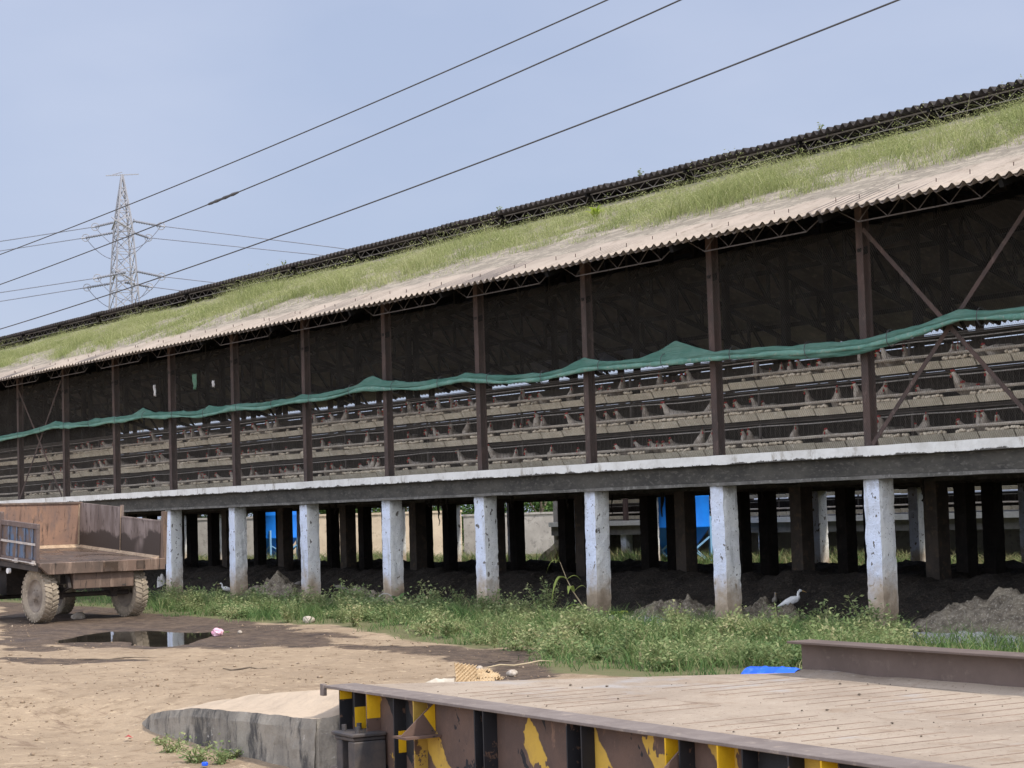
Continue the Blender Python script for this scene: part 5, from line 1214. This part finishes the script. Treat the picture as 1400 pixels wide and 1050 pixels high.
# ------------------------------------------------------------------ blue drum lying behind the deck
dp = aty(1052, 925, at(1052, 922, ZD)[1]+.75); dp = at(1056, 913, .30)
dr = empty('blue_drum', (dp[0], dp[1], .115), vdir-.62, 'blue plastic drum lying on its side behind the weighbridge deck', 'drum')
dr.scale = (.68, .68, .68)
prof = [(.01, -.47), (.12, -.465), (.20, -.45), (.255, -.425), (.275, -.40), (.285, -.36), (.285, -.15), (.295, -.13), (.285, -.11), (.285, .13), (.295, .15), (.285, .17), (.283, .36), (.27, .40), (.262, .43)]
dm_ = MB(); vs = []; n = 32
for r_, h_ in prof:
    for j in range(n): t = 2*math.pi*j/n; vs.append((h_*.86, r_*math.cos(t), r_*math.sin(t)))
k = len(prof); dm_.add(vs, [(i*n+j, (i+1)*n+j, (i+1)*n+(j+1) % n, i*n+(j+1) % n) for i in range(k-1) for j in range(n)]); dm_.build('shell', M['drum'], dr, True)
dm2 = MB(); vs = []
for r_, h_ in ((.262, .43), (.245, .43), (.245, -.3), (.01, -.3)):
    for j in range(n): t = 2*math.pi*j/n; vs.append((h_*.86+.001, r_*math.cos(t), r_*math.sin(t)))
dm2.add(vs, [(i*n+j, (i+1)*n+j, (i+1)*n+(j+1) % n, i*n+(j+1) % n) for i in range(3) for j in range(n)]); dm2.build('inside', M['drumin'], dr, True)

# ------------------------------------------------------------------ second shed, farther back
S2Y, S2Z = 18.0, 1.36; A0, A1 = -1, 16
shed2 = empty('poultry_shed', (0, S2Y, 0), 0, 'lower poultry shed farther back, its cages glimpsed between the pillars', 'shed')
def lx(y0, y1, z0, z1): return MB().box(A0*B-.5, A1*B, y0, y1, z0, z1)
lx(-.3, 8.3, S2Z-.14, S2Z).build('slab', M['fascia2'] if 'fascia2' in M else m_simple('pale_slab', (.66, .64, .60), (.54, .52, .48), 3), shed2)
lx(-.2, .12, S2Z-.42, S2Z-.142).build('beam', m_simple('grey_beam', (.20, .19, .17), (.14, .13, .12), 3), shed2)
sp_ = MB().rbox(-.13, .13, -.13, .13, -.1, S2Z-.42, .15, .006).mesh('pillar', M['white'])
po = MB().box(-.06, .06, -.06, .06, S2Z, S2Z+2.7).mesh('steel_post', M['post'])
for k in range(A0, A1+1):
    for y in (0, 4.0, 8.0): link_mesh('pillar', sp_, shed2, (k*B, y, 0)); link_mesh('steel_post', po, shed2, (k*B, y, 0))
corr_sheet('roof_sheet', [-.25, 4.0], [S2Z+2.75, S2Z+3.5], M['asb'], A0*B-.6, A1*B, parent=shed2, spp=4)
corr_sheet('roof_sheet', [8.5, 4.0], [S2Z+2.75, S2Z+3.505], M['asb'], A0*B-.6, A1*B, parent=shed2, spp=4)
MB().box(A0*B-.5, A0*B-.35, -.1, 8.1, 0, S2Z+2.4).build('end_wall', M['greywall'], shed2)
MB().box(A0*B-.3, A1*B, 3.0, 3.1, 0, S2Z-.15).build('plinth_wall', M['greywall'], shed2)
c2 = cage_row(A0*B, A1*B-1, 'three-tier row of hen cages in the lower shed farther back', False)
c2.location = (0, S2Y-.5, S2Z-SLZ)
# broken ramp slab at its end
bs = MB(); p = aty(775, 745, 16.6)
bs.rbox(-1.3, 1.3, -.6, .6, -.16, .16, .15, .05, 0, 5, 2)
bo = bs.build('broken_slab', M['cement'], None); bo.location = (p[0]+.2, 16.6, .78); bo.rotation_euler = (R(6), R(-36), R(12)); tag(bo, 'broken concrete slab leaning at the end of the lower shed', 'slab')

# ------------------------------------------------------------------ boundary wall and trees
wc = atd(585, 735, 66); wdir = np.array([_r0[0], _r0[1]]); wn_ = np.array([-_r0[1], _r0[0]])
def wallseg(px0, px1, mat, label, h=1.95, dep=78):
    a = atd(px0, 735, dep); b_ = atd(px1, 735, dep); L = np.hypot(*(b_-a)[:2]); an = math.atan2((b_-a)[1], (b_-a)[0])
    o = empty('boundary_wall', (a[0], a[1], 0), an, label, 'wall')
    MB().rbox(0, L, 0, .2, -.1, h, .35, .012, 0, px0).build('wall_panel', mat, o); MB().box(-.02, L+.02, -.04, .24, h+.002, h+.09).build('coping', mat, o)
    return o
wallseg(380, 632, M['tan'], 'sunlit tan boundary wall seen between the pillars', 1.80)
wallseg(634, 850, M['greywall'], 'grey boundary wall continuing right of the tan wall', 1.62, 79)
wallseg(150, 376, M['greywall'], 'dull grey boundary wall at the far left behind the shed', 1.8, 79)
def tree(loc, h, cr, seed, label):
    r = np.random.default_rng(seed); o = empty('tree', loc, 0, label, 'tree', 'trees beyond the boundary wall'); mb = MB()
    mb.tube([(0, 0, -.1), (.05, .03, h*.25), (-.05, .08, h*.5), (.05, 0, h*.75)], [.13, .10, .07, .03], 8)
    cs = []
    for i in range(12):
        a = r.uniform(0, 6.28); rr = cr*r.uniform(.2, .8); z = h*r.uniform(.25, .95); c = np.array([rr*math.cos(a), rr*math.sin(a), z]); cs.append((c, cr*r.uniform(.28, .5)))
        mb.tube([(0, 0, z*.55), c*np.array([.5, .5, .9]), c], [.05, .03, .012], 5)
    mb.build('trunk', M['bark'], o); Pt = []
    for c, s_ in cs: d = r.normal(0, 1, (330, 3)); d /= np.linalg.norm(d, axis=1)[:, None]; Pt.append(c+d*s_*r.uniform(.35, 1.05, (330, 1))**.6*np.array([1, 1, .75]))
    Pt = np.concatenate(Pt); V, Ps, tint = leafcloud(Pt, r.uniform(.10, .24, len(Pt)), seed, .4)
    link_mesh('crown', fast_mesh('crown', V, Ps, M['leaf'], {'tint': tint}), o); return o
for i, (pxx, dep, h, cr, lab) in enumerate(((520, 84, 3.6, 2.2, 'rounded dark green tree behind the tan wall, left of centre'), (590, 85, 3.5, 2.2, 'low bushy tree showing over the middle of the tan wall'), (455, 85, 3.4, 2.0, 'loose green tree behind the left part of the tan wall'), (676, 87, 3.8, 2.4, 'yellow green tree behind the grey wall'), (740, 86, 3.6, 2.4, 'dense green tree left of the broken slab'), (330, 86, 3.8, 2.4, 'green tree glimpsed left of the blue feed bin'), (270, 86, 3.6, 2.2, 'leftmost green tree glimpsed under the shed'), (425, 88, 3.4, 2.3, 'shaded tree behind the tan wall next to the blue feed bin'), (555, 90, 3.9, 2.4, 'taller leafy tree set back behind the middle of the tan wall'), (625, 90, 3.7, 2.3, 'tree standing where the tan wall meets the grey wall'), (705, 90, 3.4, 2.3, 'pale leafy tree behind the middle of the grey wall'), (780, 90, 3.9, 2.4, 'tree behind the end of the lower shed'))):
    p = atd(pxx, 730, dep); tree((p[0], p[1], 0), h, cr, 400+i, lab)
N = 30000; x = rng.uniform(-26, 26, N); y = rng.uniform(14.2, 17.6, N); d_ = sstep(.35, .6, fbm(x, y, .5, 95)); keep = rng.uniform(0, 1, N) < d_
x, y = x[keep], y[keep]; V, Ps, tint = blades(np.stack([x, y, 0*x-.01], 1), (.25+.45*fbm(x, y, .6, 96))*rng.uniform(.5, 1.2, len(x)), rng.uniform(.02, .04, len(x)), .8, 25)
tag(link_mesh('far_grass', fast_mesh('far_grass', V, Ps, M['grass'], {'tint': tint+.25})), 'tall grass growing between the two sheds', 'grass', kind='stuff')

# ------------------------------------------------------------------ blue feed bins
def bin_(loc, r, zc, h, lab):
    o = empty('feed_bin', loc, 0, lab, 'feed bin', None); mb = MB()
    mb.lathe([(r, zc), (r*1.012, zc+.02), (r, zc+.04), (r, zc+h*.33), (r*1.012, zc+h*.34), (r, zc+h*.35), (r, zc+h*.66), (r*1.012, zc+h*.67), (r, zc+h*.68), (r, zc+h)], 36, caps=False); mb.build('barrel', M['blue'], o, True)
    MB().lathe([(.14, zc-r*1.15), (.16, zc-r*1.1), (r, zc-.002)], 36, caps=False).build('hopper', M['blue'], o, True)
    MB().lathe([(r*1.02, zc+h+.002), (.2, zc+h+r*.6), (.2, zc+h+r*.68), (.001, zc+h+r*.7)], 36, caps=False).build('lid', M['blue'], o, True)
    for i in range(4):
        a = math.pi/4+i*math.pi/2; x, y = r*1.0*math.cos(a), r*1.0*math.sin(a)
        MB().bar((x, y, -.05), (x, y, zc+.3), .07, .07, 0, (1, 0, 0)).build('leg', M['bluelt'], o)
        a2 = a+math.pi/2; x2, y2 = r*math.cos(a2), r*math.sin(a2)
        MB().bar((x, y, .15), (x2, y2, zc-.25), .04, .04).bar((x2, y2, .15), (x, y, zc-.25), .04, .04).build('brace', M['bluelt'], o)
    return o
p = aty(927, 725, 15.7); bin_((p[0], 15.7, 0), .88, 1.15, 2.5, 'bright blue feed bin on legs seen right of centre under the shed')
p = aty(378, 738, 15.7); bin_((p[0], 15.7, 0), .80, 1.03, 2.5, 'bright blue feed bin on legs seen between the left pillars')

# ------------------------------------------------------------------ transmission tower and its conductors
TD = 220.0; tb0 = atd(170, 415, TD); tc = np.array([tb0[0], tb0[1]])
def tz(py): return float(atd(170, py, TD)[2])
ro_ = R(28); 
tw = empty('transmission_tower', (tc[0], tc[1], 0), math.atan2(_r0[1], _r0[0]), 'tall grey lattice transmission tower beyond the shed roof', 'pylon')
pyl = [(236, 1.5), (255, 8), (272, 14), (288, 19), (305, 24), (322, 27), (345, 31), (372, 35), (398, 38), (425, 42), (470, 50), (530, 60), (610, 70)]
lev = [(tz(y), w/FPX*TD/1.25/2) for y, w in pyl]+[(0.0, 3.6)]
def corner(i, k):
    z, hw = lev[i]; a = ro_+k*math.pi/2+math.pi/4; return Vector((hw*1.414*math.cos(a), hw*1.414*math.sin(a), z))
for k in range(4):
    mb = MB()
    for i in range(len(lev)-1): mb.bar(corner(i, k), corner(i+1, k), .14, .14)
    mb.build('tower_leg', M['tower'], tw)
for k in range(4):
    mb = MB()
    for i in range(len(lev)-1):
        mb.bar(corner(i, k), corner(i+1, (k+1) % 4), .08, .08); mb.bar(corner(i, (k+1) % 4), corner(i+1, k), .08, .08); mb.bar(corner(i+1, k), corner(i+1, (k+1) % 4), .07, .07)
    mb.build('lacing', M['tower'], tw)
mb = MB(); mb.bar((-1.9, 0, lev[0][0]-.1), (1.9, 0, lev[0][0]-.05), .1, .1); mb.bar((-1.2, .2, lev[0][0]), (0, 0, lev[0][0]+.25), .08, .08); mb.build('peak_arm', M['tower'], tw)
for (py) in (311, 380):
    z = tz(py)
    for sg in (-1, 1):
        tipp = Vector((0, sg*4.2, z+.3)); mb = MB()
        for dx in (-1, 1): mb.bar((dx*1.1, sg*.9, z-.25), tipp, .13, .13); mb.bar((dx*1.1, sg*.9, z+1.2), tipp, .10, .10)
        mb.bar((-.7, sg*2.2, z), (.7, sg*2.2, z), .09, .09); mb.build('cross_arm', M['tower'], tw)
CON = [((155,304),(130,310),(0,330),(-260,368)), ((155,318),(117,325),(0,343),(-260,380)), ((182,302),(220,309),(455,338),(700,372)), ((182,318),(203,325),(440,349),(700,384)), ((172,372),(133,380),(0,400),(-260,440)), ((155,387),(119,393),(0,412),(-260,452)), ((187,371),(221,378),(290,386),(700,440)), ((170,386),(204,392),(260,399),(700,458))]
names = ['upper left, nearer', 'upper left, lower', 'upper right, nearer', 'upper right, lower', 'bottom left, nearer', 'bottom left, lower', 'bottom right, nearer', 'bottom right, lower']
for i, (a, b_, c, d) in enumerate(CON):
    dep = TD+(-4 if i % 2 == 0 else 4); A, Bp, Cp, Dp = [Vector(atd(x, y, dep)) for x, y in (a, b_, c, d)]
    o = empty('insulator_string', tuple(A), 0, 'grey insulator string on the tower, %s' % names[i], 'insulator', 'insulator strings on the tower')
    mb = MB(); n = 22; L = (Bp-A); ps = [L*(j/n) for j in range(n+1)]; mb.tube(ps, [.17 if j % 2 else .10 for j in range(n+1)], 8); mb.build('discs', M['insul'], o)
    mb = MB(); ring = [L+Vector((.42*math.cos(t)*_r0[0], .42*math.cos(t)*_r0[1], .42*math.sin(t))) for t in np.linspace(0, 2*math.pi, 17)]; mb.tube(ring, .05, 5, 0, False); mb.tube([L*.98, L*1.15], .10, 6); mb.build('guard_ring', M['tower'], o)
    mb = MB(); n = 26; pts = []
    for j in range(n+1):
        t = j/n; t2 = t; p = (Bp*(1-t)**2+2*Cp*t*(1-t)+Dp*t*t) if False else (Bp.lerp(Cp, min(1, t*2)) if t < .5 else Cp.lerp(Dp, t*2-1)); pts.append(p-Bp)
    mb.tube(pts, .055, 5); wo_ = mb.build('conductor', M['conductor']); wo_.location = Bp; tag(wo_, 'thin grey conductor running from the tower, %s' % names[i], 'cable', 'conductors at the tower')
for i, (l_, r_) in enumerate(((0, 2), (1, 3), (4, 6), (5, 7))):
    dep = TD+(-4 if i % 2 == 0 else 4); A = Vector(atd(*CON[l_][1], dep)); Bp = Vector(atd(*CON[r_][1], dep)); pts = []
    for j in range(21): t = j/20; p = A.lerp(Bp, t); p.z -= 4*t*(1-t)*2.6; pts.append(p-A)
    o = MB().tube(pts, .045, 5).build('jumper_cable', M['conductor']); o.location = A; tag(o, ('upper nearer', 'upper farther', 'lower nearer', 'lower farther')[i]+' jumper cable sagging under the tower arms', 'cable')

# ------------------------------------------------------------------ service wires crossing the sky
for i, (Yw, q3, lab) in enumerate(((-3.0, ((0,348),(430,175),(830,0)), 'uppermost of the three black wires crossing the sky'), (-3.5, ((0,389),(325,263),(930,0)), 'middle of the three black wires crossing the sky, with a splice'), (-4.0, ((0,450),(600,243),(1228,0)), 'lowest of the three black wires crossing the sky'))):
    P3 = [aty(x, y, Yw) for x, y in q3]; cf = np.polyfit([p[0] for p in P3], [p[2] for p in P3], 2); xs_ = np.linspace(P3[0][0]-22, P3[2][0]+14, 90)
    o0 = (xs_[0], Yw, float(np.polyval(cf, xs_[0]))); mb = MB(); mb.tube([(x-o0[0], 0, float(np.polyval(cf, x))-o0[2]) for x in xs_], .0105, 6)
    o = empty('overhead_wire', o0, 0, lab, 'wire'); mb.build('strand', M['cable'], o)
    if i == 1:
        a, b_ = aty(285, 281, Yw)[0], aty(326, 265, Yw)[0]; mb = MB(); mb.tube([(x-o0[0], 0, float(np.polyval(cf, x))-o0[2]) for x in np.linspace(a, b_, 12)], [.018, .026, .022, .03, .024, .02, .03, .026, .022, .03, .024, .016], 6); mb.build('splice', M['cable'], o)
